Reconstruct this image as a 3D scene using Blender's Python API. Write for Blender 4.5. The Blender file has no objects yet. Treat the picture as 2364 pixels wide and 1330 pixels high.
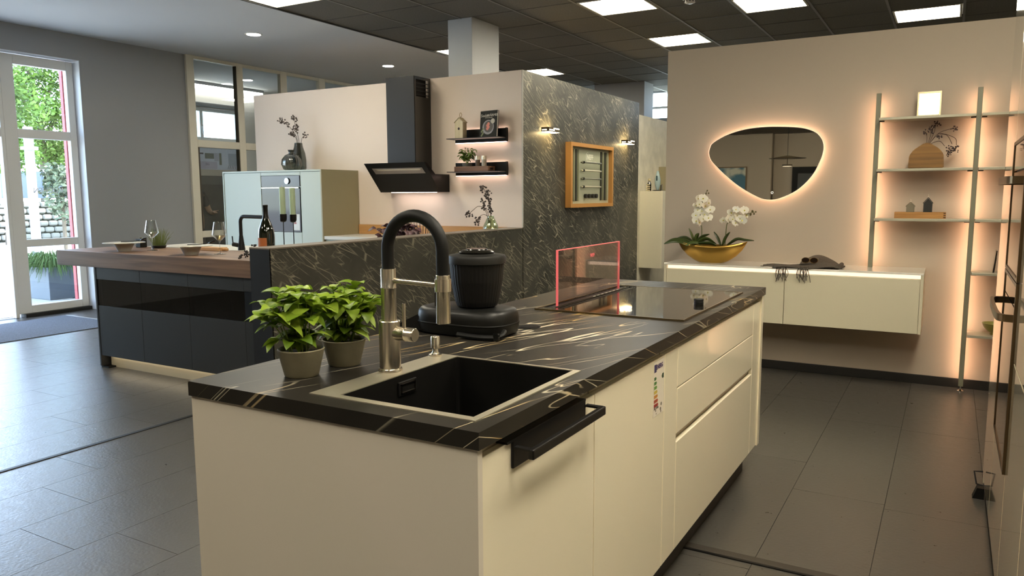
import bpy, bmesh, math, random
from mathutils import Vector, Matrix

random.seed(11)
SC = bpy.context.scene
COL = SC.collection
PI = math.pi

# ---------------------------------------------------------------- camera
def make_camera():
    yaw, pitch, roll = -0.520789, 0.121725, 0.0043867
    fwd = Vector((math.sin(yaw) * math.cos(pitch), math.cos(yaw) * math.cos(pitch), -math.sin(pitch)))
    right = Vector((math.cos(yaw), -math.sin(yaw), 0))
    down = fwd.cross(right)
    r2 = right * math.cos(roll) + down * math.sin(roll)
    d2 = -right * math.sin(roll) + down * math.cos(roll)
    cam = bpy.data.cameras.new('camera')
    cam.sensor_width = 36.0
    cam.sensor_fit = 'HORIZONTAL'
    cam.lens = 1760.985 / 2364 * 36.0
    cam.clip_start = 0.02
    o = bpy.data.objects.new('camera', cam)
    COL.objects.link(o)
    m = Matrix((r2, -d2, -fwd)).transposed().to_4x4()
    m.translation = Vector((0, 0, 1.37))
    o.matrix_world = m
    SC.camera = o
make_camera()

# ---------------------------------------------------------------- world, sun, exposure
w = bpy.data.worlds.new('sky'); SC.world = w; w.use_nodes = True
nt = w.node_tree; nt.nodes.clear()
wo = nt.nodes.new('ShaderNodeOutputWorld'); bg = nt.nodes.new('ShaderNodeBackground')
sky = nt.nodes.new('ShaderNodeTexSky'); sky.sky_type = 'HOSEK_WILKIE'
sky.sun_direction = Vector((0.25, 0.75, 0.85)).normalized(); sky.turbidity = 3.0; sky.ground_albedo = 0.4
hs = nt.nodes.new('ShaderNodeHueSaturation'); hs.inputs['Saturation'].default_value = 0.7
nt.links.new(sky.outputs[0], hs.inputs['Color']); nt.links.new(hs.outputs[0], bg.inputs['Color'])
bg.inputs['Strength'].default_value = 70.0
nt.links.new(bg.outputs[0], wo.inputs[0])
sun = bpy.data.lights.new('sun', 'SUN'); sun.energy = 22.0; sun.angle = 0.01; sun.color = (1, .95, .86)
so = bpy.data.objects.new('sun', sun); COL.objects.link(so)
so.rotation_euler = (-Vector((0.25, 0.75, 0.85))).to_track_quat('-Z', 'Y').to_euler()

SC.view_settings.view_transform = 'Standard'
try: SC.view_settings.look = 'None'
except Exception: pass
SC.view_settings.exposure = -0.1
SC.view_settings.gamma = 1.0
SC.view_settings.use_curve_mapping = False
cy = SC.cycles
cy.use_denoising = True
cy.max_bounces = 9; cy.diffuse_bounces = 5; cy.glossy_bounces = 5; cy.transmission_bounces = 8; cy.transparent_max_bounces = 16
cy.caustics_reflective = False; cy.caustics_refractive = False
cy.sample_clamp_indirect = 6.0; cy.blur_glossy = 0.6
PANEL_E = 40.0
PANEL_C = (1.0, .91, .72)
LED_C = (1.0, .70, .46)

# ---------------------------------------------------------------- materials
def lin(c):
    return tuple(((v / 255) / 12.92 if v / 255 <= .04045 else ((v / 255 + .055) / 1.055) ** 2.4) for v in c[:3]) + (1,)
MATS = {}
def mat(name, col, rough=.5, metal=0., spec=.5, coat=0., emis=None, estr=0., var=0., vscale=8., bump=0., bscale=60., stretch=(1, 1, 1), rvar=0., trans=0.):
    if name in MATS: return MATS[name]
    m = bpy.data.materials.new(name); m.use_nodes = True
    n = m.node_tree; b = n.nodes['Principled BSDF']
    b.inputs['Base Color'].default_value = lin(col)
    b.inputs['Roughness'].default_value = rough
    b.inputs['Metallic'].default_value = metal
    b.inputs['Specular IOR Level'].default_value = spec
    b.inputs['Coat Weight'].default_value = coat
    b.inputs['Coat Roughness'].default_value = .03
    if trans: b.inputs['Transmission Weight'].default_value = trans
    if emis:
        b.inputs['Emission Color'].default_value = tuple(emis) + (1,)
        b.inputs['Emission Strength'].default_value = estr
    if var or bump or rvar:
        tc = n.nodes.new('ShaderNodeTexCoord'); mp = n.nodes.new('ShaderNodeMapping')
        mp.inputs['Scale'].default_value = stretch
        n.links.new(tc.outputs['Object'], mp.inputs[0])
        if var or rvar:
            nz = n.nodes.new('ShaderNodeTexNoise'); nz.inputs['Scale'].default_value = vscale; nz.inputs['Detail'].default_value = 6
            n.links.new(mp.outputs[0], nz.inputs['Vector'])
        if var:
            rp = n.nodes.new('ShaderNodeValToRGB')
            rp.color_ramp.elements[0].position = .3; rp.color_ramp.elements[1].position = .7
            rp.color_ramp.elements[0].color = lin([max(0, v * (1 - var)) for v in col])
            rp.color_ramp.elements[1].color = lin([min(255, v * (1 + var)) for v in col])
            n.links.new(nz.outputs[0], rp.inputs[0]); n.links.new(rp.outputs[0], b.inputs['Base Color'])
        if rvar:
            mr = n.nodes.new('ShaderNodeMapRange'); mr.inputs['From Min'].default_value = .3; mr.inputs['From Max'].default_value = .7
            mr.inputs['To Min'].default_value = rough - rvar; mr.inputs['To Max'].default_value = rough + rvar
            n.links.new(nz.outputs[0], mr.inputs[0]); n.links.new(mr.outputs[0], b.inputs['Roughness'])
        if bump:
            nb = n.nodes.new('ShaderNodeTexNoise'); nb.inputs['Scale'].default_value = bscale; nb.inputs['Detail'].default_value = 4
            n.links.new(mp.outputs[0], nb.inputs['Vector'])
            bp = n.nodes.new('ShaderNodeBump'); bp.inputs['Strength'].default_value = bump; bp.inputs['Distance'].default_value = .01
            n.links.new(nb.outputs[0], bp.inputs['Height']); n.links.new(bp.outputs[0], b.inputs['Normal'])
    MATS[name] = m
    return m

def emit(name, col, strength):
    if name in MATS: return MATS[name]
    m = bpy.data.materials.new(name); m.use_nodes = True
    n = m.node_tree; n.nodes.clear()
    o = n.nodes.new('ShaderNodeOutputMaterial'); e = n.nodes.new('ShaderNodeEmission')
    e.inputs[0].default_value = tuple(col) + (1,); e.inputs[1].default_value = strength
    n.links.new(e.outputs[0], o.inputs[0]); MATS[name] = m
    return m

def thin_glass(name, tint=(255, 255, 255), refl=.06, edge=.5, rough=.0):
    """thin clear glass: see-through, tinted, shinier towards its edges"""
    if name in MATS: return MATS[name]
    m = bpy.data.materials.new(name); m.use_nodes = True
    n = m.node_tree; n.nodes.clear()
    o = n.nodes.new('ShaderNodeOutputMaterial'); mx = n.nodes.new('ShaderNodeMixShader')
    t = n.nodes.new('ShaderNodeBsdfTransparent'); g = n.nodes.new('ShaderNodeBsdfGlossy')
    t.inputs[0].default_value = lin(tint); g.inputs['Roughness'].default_value = rough
    lw = n.nodes.new('ShaderNodeLayerWeight'); lw.inputs[0].default_value = .25
    mr = n.nodes.new('ShaderNodeMapRange'); mr.inputs['To Min'].default_value = refl; mr.inputs['To Max'].default_value = edge
    n.links.new(lw.outputs['Facing'], mr.inputs[0]); n.links.new(mr.outputs[0], mx.inputs[0])
    n.links.new(t.outputs[0], mx.inputs[1]); n.links.new(g.outputs[0], mx.inputs[2]); n.links.new(mx.outputs[0], o.inputs[0])
    MATS[name] = m
    return m

def veined(name, base, base2, vein, layers, rough=.4, axes='YZ', bump=0., rvar=0., gold=None, warp=.04, spec=.5, mscale=4.5, ior=1.5, ridge=False):
    """stone with thin broken straight veins: layers = (angle deg, freq across, freq along, width, cover)"""
    if name in MATS: return MATS[name]
    m = bpy.data.materials.new(name); m.use_nodes = True
    n = m.node_tree; L = n.links.new; b = n.nodes['Principled BSDF']
    b.inputs['Roughness'].default_value = rough; b.inputs['Specular IOR Level'].default_value = spec; b.inputs['IOR'].default_value = ior
    geo = n.nodes.new('ShaderNodeNewGeometry')
    sep = n.nodes.new('ShaderNodeSeparateXYZ'); L(geo.outputs['Position'], sep.inputs[0])
    cmb = n.nodes.new('ShaderNodeCombineXYZ')
    if axes == 'YZ':
        L(sep.outputs['Y'], cmb.inputs[0]); L(sep.outputs['Z'], cmb.inputs[1])
        ax = n.nodes.new('ShaderNodeMath'); ax.operation = 'MULTIPLY'; ax.inputs[1].default_value = .7
        L(sep.outputs['X'], ax.inputs[0])
        ay = n.nodes.new('ShaderNodeMath'); L(sep.outputs['Y'], ay.inputs[0]); L(ax.outputs[0], ay.inputs[1]); L(ay.outputs[0], cmb.inputs[0])
    else:
        az = n.nodes.new('ShaderNodeMath'); az.operation = 'MULTIPLY'; az.inputs[1].default_value = -1.3
        L(sep.outputs['Z'], az.inputs[0])
        ax = n.nodes.new('ShaderNodeMath'); L(sep.outputs['X'], ax.inputs[0]); L(az.outputs[0], ax.inputs[1])
        L(ax.outputs[0], cmb.inputs[0]); L(sep.outputs['Y'], cmb.inputs[1])
    wn = n.nodes.new('ShaderNodeTexNoise'); wn.inputs['Scale'].default_value = 3.0; wn.inputs['Detail'].default_value = 3
    L(cmb.outputs[0], wn.inputs['Vector'])
    wsub = n.nodes.new('ShaderNodeVectorMath'); wsub.operation = 'SUBTRACT'; wsub.inputs[1].default_value = (.5, .5, .5); L(wn.outputs['Color'], wsub.inputs[0])
    wsc = n.nodes.new('ShaderNodeVectorMath'); wsc.operation = 'SCALE'; wsc.inputs['Scale'].default_value = warp; L(wsub.outputs[0], wsc.inputs[0])
    wad = n.nodes.new('ShaderNodeVectorMath'); L(cmb.outputs[0], wad.inputs[0]); L(wsc.outputs[0], wad.inputs[1])
    total = None
    for i, (ang, fa, fl, wd, cover) in enumerate(layers):
        rot = n.nodes.new('ShaderNodeVectorRotate'); rot.rotation_type = 'Z_AXIS'; rot.inputs['Angle'].default_value = -math.radians(ang)
        L(wad.outputs[0], rot.inputs['Vector'])
        mp = n.nodes.new('ShaderNodeMapping'); mp.inputs['Scale'].default_value = (fl, fa, 1); mp.inputs['Location'].default_value = (i * 3.7, i * 1.9, 0)
        L(rot.outputs[0], mp.inputs[0])
        vo = n.nodes.new('ShaderNodeTexVoronoi'); vo.voronoi_dimensions = '2D'; vo.feature = 'DISTANCE_TO_EDGE'; vo.inputs['Scale'].default_value = 1
        L(mp.outputs[0], vo.inputs['Vector'])
        ln = n.nodes.new('ShaderNodeMapRange'); ln.inputs['From Min'].default_value = wd * .3; ln.inputs['From Max'].default_value = wd; ln.inputs['To Min'].default_value = 1; ln.inputs['To Max'].default_value = 0
        if ridge:   # long wandering lines instead of cell edges
            rn = n.nodes.new('ShaderNodeTexNoise'); rn.noise_dimensions = '2D'; rn.inputs['Scale'].default_value = 1; rn.inputs['Detail'].default_value = 1.5
            L(mp.outputs[0], rn.inputs['Vector'])
            rs = n.nodes.new('ShaderNodeMath'); rs.operation = 'SUBTRACT'; rs.inputs[1].default_value = .5; L(rn.outputs[0], rs.inputs[0])
            ra = n.nodes.new('ShaderNodeMath'); ra.operation = 'ABSOLUTE'; L(rs.outputs[0], ra.inputs[0]); L(ra.outputs[0], ln.inputs[0])
        else: L(vo.outputs['Distance'], ln.inputs[0])
        nz = n.nodes.new('ShaderNodeTexNoise'); nz.inputs['Scale'].default_value = mscale; nz.inputs['Detail'].default_value = 2
        mp2 = n.nodes.new('ShaderNodeMapping'); mp2.inputs['Location'].default_value = (i * 11.3, 5.1 * i, i * 2.)
        L(rot.outputs[0], mp2.inputs[0]); L(mp2.outputs[0], nz.inputs['Vector'])
        mk = n.nodes.new('ShaderNodeMapRange'); mk.inputs['From Min'].default_value = 1 - cover; mk.inputs['From Max'].default_value = 1 - cover + .12
        L(nz.outputs[0], mk.inputs[0])
        mu = n.nodes.new('ShaderNodeMath'); mu.operation = 'MULTIPLY'; L(ln.outputs[0], mu.inputs[0]); L(mk.outputs[0], mu.inputs[1])
        if total is None: total = mu
        else:
            mxx = n.nodes.new('ShaderNodeMath'); mxx.operation = 'MAXIMUM'; L(total.outputs[0], mxx.inputs[0]); L(mu.outputs[0], mxx.inputs[1]); total = mxx
    bn = n.nodes.new('ShaderNodeTexNoise'); bn.inputs['Scale'].default_value = 2.4; bn.inputs['Detail'].default_value = 7
    L(cmb.outputs[0], bn.inputs['Vector'])
    rp = n.nodes.new('ShaderNodeValToRGB'); rp.color_ramp.elements[0].position = .35; rp.color_ramp.elements[1].position = .68
    rp.color_ramp.elements[0].color = lin(base); rp.color_ramp.elements[1].color = lin(base2); L(bn.outputs[0], rp.inputs[0])
    mixc = n.nodes.new('ShaderNodeMix'); mixc.data_type = 'RGBA'
    L(total.outputs[0], mixc.inputs['Factor']); L(rp.outputs[0], mixc.inputs['A'])
    if gold:
        gr = n.nodes.new('ShaderNodeValToRGB'); gr.color_ramp.elements[0].position = .48; gr.color_ramp.elements[1].position = .62
        gr.color_ramp.elements[0].color = lin(vein); gr.color_ramp.elements[1].color = lin(gold); L(bn.outputs[0], gr.inputs[0]); L(gr.outputs[0], mixc.inputs['B'])
    else: mixc.inputs['B'].default_value = lin(vein)
    L(mixc.outputs['Result'], b.inputs['Base Color'])
    MATS[name] = m
    return m

def wood(name, c1, c2, axis='X', rough=.5, scale=1.):
    if name in MATS: return MATS[name]
    m = bpy.data.materials.new(name); m.use_nodes = True
    n = m.node_tree; L = n.links.new; b = n.nodes['Principled BSDF']; b.inputs['Roughness'].default_value = rough
    geo = n.nodes.new('ShaderNodeTexCoord'); mp = n.nodes.new('ShaderNodeMapping')
    k = {'X': (1.2, 14, 26), 'Y': (14, 1.2, 26), 'Z': (16, 16, 1.2)}[axis]
    mp.inputs['Scale'].default_value = tuple(v * scale for v in k)
    L(geo.outputs['Object'], mp.inputs[0])
    nz = n.nodes.new('ShaderNodeTexNoise'); nz.inputs['Scale'].default_value = 1.0; nz.inputs['Detail'].default_value = 5; nz.inputs['Distortion'].default_value = .4
    L(mp.outputs[0], nz.inputs['Vector'])
    rp = n.nodes.new('ShaderNodeValToRGB'); rp.color_ramp.elements[0].position = .32; rp.color_ramp.elements[1].position = .68
    rp.color_ramp.elements[0].color = lin(c1); rp.color_ramp.elements[1].color = lin(c2)
    L(nz.outputs[0], rp.inputs[0]); L(rp.outputs[0], b.inputs['Base Color'])
    MATS[name] = m
    return m

# ---------------------------------------------------------------- shape helpers
def BM(): return bmesh.new()
def box(bm, x0, x1, y0, y1, z0, z1, bev=0., seg=2):
    r = bmesh.ops.create_cube(bm, size=1.0)
    vs = r['verts']
    for v in vs:
        v.co = Vector(((x0 + x1) / 2 + v.co.x * (x1 - x0), (y0 + y1) / 2 + v.co.y * (y1 - y0), (z0 + z1) / 2 + v.co.z * (z1 - z0)))
    if bev > 0:
        es = list({e for v in vs for e in v.link_edges})
        bmesh.ops.bevel(bm, geom=es, offset=bev, segments=seg, affect='EDGES', profile=.5)
    return bm
def lathe(bm, prof, c=(0, 0, 0), seg=24, axis='Z', flute=0., nfl=0):
    rings = []
    for r, z in prof:
        ring = []
        for i in range(seg):
            a = 2 * PI * i / seg
            rr = r * (1 + (flute * math.cos(a * nfl) if nfl else 0))
            p = (rr * math.cos(a), rr * math.sin(a), z)
            if axis == 'X': p = (p[2], p[0], p[1])
            elif axis == 'Y': p = (p[1], p[2], p[0])
            ring.append(bm.verts.new((c[0] + p[0], c[1] + p[1], c[2] + p[2])))
        rings.append(ring)
    for a, b in zip(rings, rings[1:]):
        for i in range(seg):
            bm.faces.new((a[i], a[(i + 1) % seg], b[(i + 1) % seg], b[i]))
    if len(prof) > 2 and abs(prof[0][0] - prof[-1][0]) < .02 and abs(prof[0][1] - prof[-1][1]) < .012:
        for i in range(seg): bm.faces.new((rings[-1][i], rings[-1][(i + 1) % seg], rings[0][(i + 1) % seg], rings[0][i]))
        return bm
    if prof[0][0] > 1e-4: bm.faces.new(list(reversed(rings[0])))
    if prof[-1][0] > 1e-4: bm.faces.new(rings[-1])
    return bm
def cyl(bm, c, r, z0, z1, axis='Z', seg=24, r2=None):
    return lathe(bm, [(r, z0), (r if r2 is None else r2, z1)], c, seg, axis)
def sph(bm, c, r, seg=10, sz=1.):
    n = max(4, seg // 2 + 1)
    prof = [(max(1e-5, r * math.sin(PI * i / n)), -r * sz * math.cos(PI * i / n)) for i in range(n + 1)]
    return lathe(bm, prof, c, seg)
def tube(bm, pts, r, seg=8, cap=True):
    pts = [Vector(p) for p in pts]
    n = len(pts); rs = r if isinstance(r, (list, tuple)) else [r] * n
    rings = []; ref = None
    for i, p in enumerate(pts):
        d = (pts[min(i + 1, n - 1)] - pts[max(i - 1, 0)]).normalized()
        if ref is None: ref = Vector((0, 0, 1)) if abs(d.z) < .9 else Vector((1, 0, 0))
        s = d.cross(ref)
        if s.length < 1e-4: s = d.cross(Vector((0, 1, 0)))
        s.normalize(); t = d.cross(s).normalized(); ref = s.cross(d).normalized()
        rings.append([bm.verts.new(p + (s * math.cos(2 * PI * k / seg) + t * math.sin(2 * PI * k / seg)) * rs[i]) for k in range(seg)])
    for a, b in zip(rings, rings[1:]):
        for i in range(seg): bm.faces.new((a[i], a[(i + 1) % seg], b[(i + 1) % seg], b[i]))
    if cap: bm.faces.new(list(reversed(rings[0]))); bm.faces.new(rings[-1])
    return bm
def prism(bm, pts, ext):
    """closed polygon pts (3-D) pushed along ext"""
    e = Vector(ext)
    a = [bm.verts.new(p) for p in pts]; b = [bm.verts.new(Vector(p) + e) for p in pts]
    bm.faces.new(a); bm.faces.new(list(reversed(b)))
    for i in range(len(a)):
        j = (i + 1) % len(a); bm.faces.new((a[j], a[i], b[i], b[j]))
    return bm
def bez(pts, n=12):
    """Catmull-Rom through pts"""
    P = [Vector(p) for p in pts]; P = [P[0] * 2 - P[1]] + P + [P[-1] * 2 - P[-2]]
    out = []
    for i in range(1, len(P) - 2):
        for k in range(n):
            t = k / n
            out.append(.5 * ((2 * P[i]) + (-P[i - 1] + P[i + 1]) * t + (2 * P[i - 1] - 5 * P[i] + 4 * P[i + 1] - P[i + 2]) * t * t + (-P[i - 1] + 3 * P[i] - 3 * P[i + 1] + P[i + 2]) * t ** 3))
    out.append(P[-2]); return out

OFF = {}
def root_off(o): return OFF.get(o.name, Vector((0, 0, 0)))
def obj(name, bm, m, parent=None, smooth=False, label=None, kind=None, local=False):
    bmesh.ops.recalc_face_normals(bm, faces=bm.faces[:])
    if parent is not None and not local:
        off = root_off(parent)
        for v in bm.verts: v.co -= off
    me = bpy.data.meshes.new(name); bm.to_mesh(me); bm.free()
    if m is not None: me.materials.append(m)
    if smooth:
        for p in me.polygons: p.use_smooth = True
        try:
            me.set_sharp_from_angle(angle=math.radians(40))
        except Exception: pass
    o = bpy.data.objects.new(name, me); COL.objects.link(o)
    if parent is not None:
        o.parent = parent
        OFF[o.name] = Vector((0, 0, 0)) if local else root_off(parent)
    if label: o['label'] = label
    if kind: o['kind'] = kind
    return o
def solo(name, bm, m, label, cat, base, smooth=False, group=None):
    """a thing that is one mesh, origin at its base"""
    base = Vector(base)
    for v in bm.verts: v.co -= base
    o = obj(name, bm, m, None, smooth); o.location = base
    o['label'] = label; o['category'] = cat
    if group: o['group'] = group
    OFF[o.name] = base
    return o
def thing(name, label, cat, loc, rotz=0, group=None):
    o = bpy.data.objects.new(name, None); COL.objects.link(o); o.empty_display_size = .1
    o.location = loc; o.rotation_euler = (0, 0, rotz)
    o['label'] = label; o['category'] = cat
    if group: o['group'] = group
    OFF[o.name] = Vector(loc)
    return o
def struct(name, bm, m, label=None):
    o = obj(name, bm, m); o['kind'] = 'structure'
    if label: o['label'] = label
    return o
def share(src, name, parent, mx):
    """another object with the same mesh, placed by a matrix"""
    o = bpy.data.objects.new(name, src if isinstance(src, bpy.types.Mesh) else src.data)
    COL.objects.link(o); o.parent = parent; o.matrix_local = mx
    return o
def dup(root, loc, label, rotz=None, group=None):
    r = root.copy(); COL.objects.link(r); r.location = loc
    if rotz is not None: r.rotation_euler = (0, 0, rotz)
    r['label'] = label
    if group: r['group'] = group
    OFF[r.name] = Vector(loc)
    for ch in list(root.children):
        c = ch.copy(); COL.objects.link(c); c.parent = r
        for g in list(ch.children):
            d = g.copy(); COL.objects.link(d); d.parent = c
    return r
def text_mesh(s, size, mtx, m, name, parent, extr=.0005, align='CENTER', bold=0.):
    cu = bpy.data.curves.new('txt', 'FONT'); cu.body = s; cu.size = size; cu.extrude = extr; cu.align_x = align; cu.align_y = 'CENTER'; cu.offset = bold; cu.resolution_u = 2
    to = bpy.data.objects.new('txt', cu); COL.objects.link(to)
    dg = bpy.context.evaluated_depsgraph_get()
    me = bpy.data.meshes.new_from_object(to.evaluated_get(dg))
    bpy.data.objects.remove(to); bpy.data.curves.remove(cu)
    mt = mtx.copy()
    if parent is not None: mt.translation -= root_off(parent)
    me.transform(mt); me.materials.clear(); me.materials.append(m)
    o = bpy.data.objects.new(name, me); COL.objects.link(o)
    if parent is not None: o.parent = parent; OFF[o.name] = root_off(parent)
    return o
def frame_mx(origin, ux, uy):
    """matrix with local x -> ux, local y -> uy"""
    ux = Vector(ux).normalized(); uy = Vector(uy).normalized(); uz = ux.cross(uy)
    m = Matrix((ux, uy, uz)).transposed().to_4x4(); m.translation = Vector(origin)
    return m
def arc(cx, cz, r, a0, a1, n):
    return [(cx + r * math.cos(a0 + (a1 - a0) * i / n), cz + r * math.sin(a0 + (a1 - a0) * i / n)) for i in range(n + 1)]
def leaf_mesh(name, L, W, m, fold=.25, droop=.25, n=6, tip=1.0, wave=0.):
    """pointed leaf along +Y, folded at the midrib, drooping at its tip"""
    bm = BM(); rows = []
    for i in range(n + 1):
        t = i / n
        wd = W * (math.sin(PI * min(1, t ** .8 * .97 + .03)) ** .8) * (1 if t < .98 else .1)
        y = L * t; z = -droop * L * t * t + .12 * L * math.sin(PI * t)
        wv = wave * math.sin(t * 14)
        rows.append((bm.verts.new((-wd, y, z + fold * wd + wv)), bm.verts.new((0, y, z)), bm.verts.new((wd, y, z + fold * wd - wv))))
    for a, b in zip(rows, rows[1:]):
        bm.faces.new((a[0], a[1], b[1], b[0])); bm.faces.new((a[1], a[2], b[2], b[1]))
    me = bpy.data.meshes.new(name); bm.to_mesh(me); bm.free(); me.materials.append(m)
    for p in me.polygons: p.use_smooth = True
    return me
def orient(pos, az, el, roll=0., s=1.):
    """matrix that puts a leaf (+Y) pointing to azimuth az, elevation el"""
    return Matrix.Translation(pos) @ Matrix.Rotation(az - PI / 2, 4, 'Z') @ Matrix.Rotation(el, 4, 'X') @ Matrix.Rotation(roll, 4, 'Y') @ Matrix.Scale(s, 4)
def leaf_material(name, c1, c2, rough=.45, sub=.0):
    if name in MATS: return MATS[name]
    m = bpy.data.materials.new(name); m.use_nodes = True
    n = m.node_tree; L = n.links.new; b = n.nodes['Principled BSDF']; b.inputs['Roughness'].default_value = rough
    oi = n.nodes.new('ShaderNodeObjectInfo'); rp = n.nodes.new('ShaderNodeValToRGB')
    rp.color_ramp.elements[0].color = lin(c1); rp.color_ramp.elements[1].color = lin(c2)
    L(oi.outputs['Random'], rp.inputs[0])
    L(rp.outputs[0], b.inputs['Base Color'])
    if sub:
        o = [k for k in n.nodes if k.type == 'OUTPUT_MATERIAL'][0]
        tr = n.nodes.new('ShaderNodeBsdfTranslucent'); mx = n.nodes.new('ShaderNodeMixShader'); mx.inputs[0].default_value = sub
        L(rp.outputs[0], tr.inputs[0]); L(b.outputs[0], mx.inputs[1]); L(tr.outputs[0], mx.inputs[2]); L(mx.outputs[0], o.inputs[0])
    MATS[name] = m
    return m

# common finishes
WHITE_GLOSS = mat('white gloss lacquer', (240, 230, 204), .12, spec=.5, coat=.6)
WHITE_SATIN = mat('white satin lacquer', (222, 218, 208), .35)
PANEL_TAUPE = mat('light end panel', (205, 196, 182), .45)
BLACK = mat('black matt', (9, 9, 9), .5, spec=.3)
BLACK_GLOSS = mat('black glass', (10, 10, 10), .04, coat=.4)
BLACK_METAL = mat('black metal', (12, 11, 11), .4, spec=.3)
STEEL = mat('brushed steel', (222, 214, 198), .27, metal=1., var=.05, vscale=3, stretch=(40, 40, 2))
STEEL_FLAT = mat('steel sheet', (218, 210, 190), .46, metal=1.)
CHROME = mat('chrome', (215, 210, 200), .1, metal=1.)
DARK_GREY = mat('anthracite lacquer', (53, 54, 54), .45, spec=.35)
MINT = mat('mint lacquer', (168, 175, 160), .38)
GLASS = thin_glass('window glass', (246, 250, 250), .04, .5)
# ---------------------------------------------------------------- structure
H = 3.25
WALL_GREY = mat('grey wall paint', (157, 159, 161), .85, bump=.05, bscale=300)
WALL_TAUPE = mat('taupe wall paint', (178, 165, 148), .85, bump=.05, bscale=300)
WALL_BEIGE = mat('beige wall paint', (226, 210, 196), .85, bump=.05, bscale=300)
PLASTER = mat('white ceiling plaster', (232, 233, 235), .9)
TILE_DARK = mat('dark mineral tile', (104, 102, 95), .9, bump=.25, bscale=140, var=.08, vscale=60)
TBAR = mat('grey ceiling rail', (124, 122, 114), .5)
FRAME_W = mat('white window frame', (222, 222, 219), .4)
STONE = veined('dark scratched stone', (53, 53, 46), (76, 74, 65), (146, 140, 122),
               [(-31, 20, 2.6, .05, .53), (-38, 26, 3.4, .05, .47), (-24, 17, 2.2, .04, .48), (-48, 18, 3.0, .04, .44), (22, 18, 3.0, .035, .42), (-8, 14, 2.4, .03, .42), (60, 16, 3.2, .03, .38)], rough=.42, warp=.012)
MARBLE = veined('black marble laminate', (30, 28, 25), (44, 41, 36), (205, 196, 172),
                [(72, 8.0, .75, .0060, .56), (79, 13, 1.1, .0075, .53), (66, 5.0, .6, .0040, .58)], rough=.36, axes='XY', spec=.5, ior=1.24, ridge=True, mscale=2.6, warp=.025, gold=(196, 160, 92))

def floor_material():
    m = bpy.data.materials.new('slate plank'); m.use_nodes = True
    n = m.node_tree; L = n.links.new; b = n.nodes['Principled BSDF']
    geo = n.nodes.new('ShaderNodeNewGeometry'); oi = n.nodes.new('ShaderNodeObjectInfo')
    n1 = n.nodes.new('ShaderNodeTexNoise'); n1.inputs['Scale'].default_value = 22; n1.inputs['Detail'].default_value = 6; n1.inputs['Roughness'].default_value = .65
    L(geo.outputs['Position'], n1.inputs['Vector'])
    n2 = n.nodes.new('ShaderNodeTexNoise'); n2.inputs['Scale'].default_value = 70; n2.inputs['Detail'].default_value = 4; L(geo.outputs['Position'], n2.inputs['Vector'])
    rp = n.nodes.new('ShaderNodeValToRGB'); rp.color_ramp.elements[0].position = .2; rp.color_ramp.elements[1].position = .8
    rp.color_ramp.elements[0].color = lin((64, 62, 58)); rp.color_ramp.elements[1].color = lin((84, 81, 76)); L(n1.outputs[0], rp.inputs[0])
    mx = n.nodes.new('ShaderNodeMix'); mx.data_type = 'RGBA'; mx.blend_type = 'MULTIPLY'; mx.inputs['Factor'].default_value = 1
    mr = n.nodes.new('ShaderNodeMapRange'); mr.inputs['To Min'].default_value = .92; mr.inputs['To Max'].default_value = 1.06; L(oi.outputs['Random'], mr.inputs[0])
    L(rp.outputs[0], mx.inputs['A']); L(mr.outputs[0], mx.inputs['B']); L(mx.outputs['Result'], b.inputs['Base Color'])
    rr = n.nodes.new('ShaderNodeMapRange'); rr.inputs['From Min'].default_value = .3; rr.inputs['From Max'].default_value = .7; rr.inputs['To Min'].default_value = .27; rr.inputs['To Max'].default_value = .37
    L(n1.outputs[0], rr.inputs[0]); L(rr.outputs[0], b.inputs['Roughness'])
    b.inputs['Specular IOR Level'].default_value = .7
    bp = n.nodes.new('ShaderNodeBump'); bp.inputs['Strength'].default_value = .24; bp.inputs['Distance'].default_value = .004
    L(n2.outputs[0], bp.inputs['Height']); L(bp.outputs[0], b.inputs['Normal'])
    return m
FLOOR = floor_material()

# floor: slab with planks laid in rows along Y
fl = struct('floor', box(box(BM(), -9.22, 3.2, -6.2, 14.2, -.25, -.004), -11.2, -9.22, 6.75, 14.2, -.25, -.004), mat('floor joint', (34, 33, 31), .7), 'dark slate look plank floor of the showroom')
PW, PL, GAP = .388, 1.29, .0025
pm = BM(); box(pm, GAP / 2, PW - GAP / 2, GAP / 2, PL - GAP / 2, -.006, 0)
plank0 = obj('plank', pm, FLOOR, fl, local=True); first = True
field = BM()
joints = {-3.67: 1.91, -4.058: 2.185, -2.898: 1.78, -4.83: 2.6, -4.446: 2.816}
for k in range(-18, 15):
    x = -2.51 + PW * k
    off = None
    for jx, jy in joints.items():
        if abs(jx - x) < .03: off = jy
    if off is None: off = random.uniform(.2, 1.49)
    y = off - PL * math.ceil((off - .9) / PL)
    ylo, yhi = y, y
    if -9.2 < x < .65:
        while yhi < 6.6:
            if first: plank0.location = (x, yhi, 0); first = False
            else: share(plank0, 'plank', fl, Matrix.Translation((x, yhi, 0)))
            yhi += PL
    if x > 3.0 or x < -9.3: continue
    for a0, a1 in ((-6.2, ylo), (yhi, 14.2)):
        if a1 - a0 > .1:
            yy = a0
            while yy < a1 - .01:
                box(field, x + GAP / 2, x + PW - GAP / 2, yy + GAP / 2, min(yy + PL, a1) - GAP / 2, -.006, 0); yy += PL
obj('plank_field', field, FLOOR, fl, kind='stuff')
struct('trim_1', box(BM(), -4.076, -4.05, -3.0, 6.3, -.002, .004), mat('black floor profile', (14, 15, 17), .5), 'thin black joint profile running along the floor')
t2 = struct('trim_2', box(BM(), -1.5, .78, 2.792, 2.835, -.002, .005, .002), mat('dark floor profile', (52, 47, 40), .55), 'dark joint profile crossing the aisle floor')
obj('joint_line', box(BM(), -1.5, .78, 2.779, 2.788, -.001, .0045), BLACK, t2)

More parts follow.
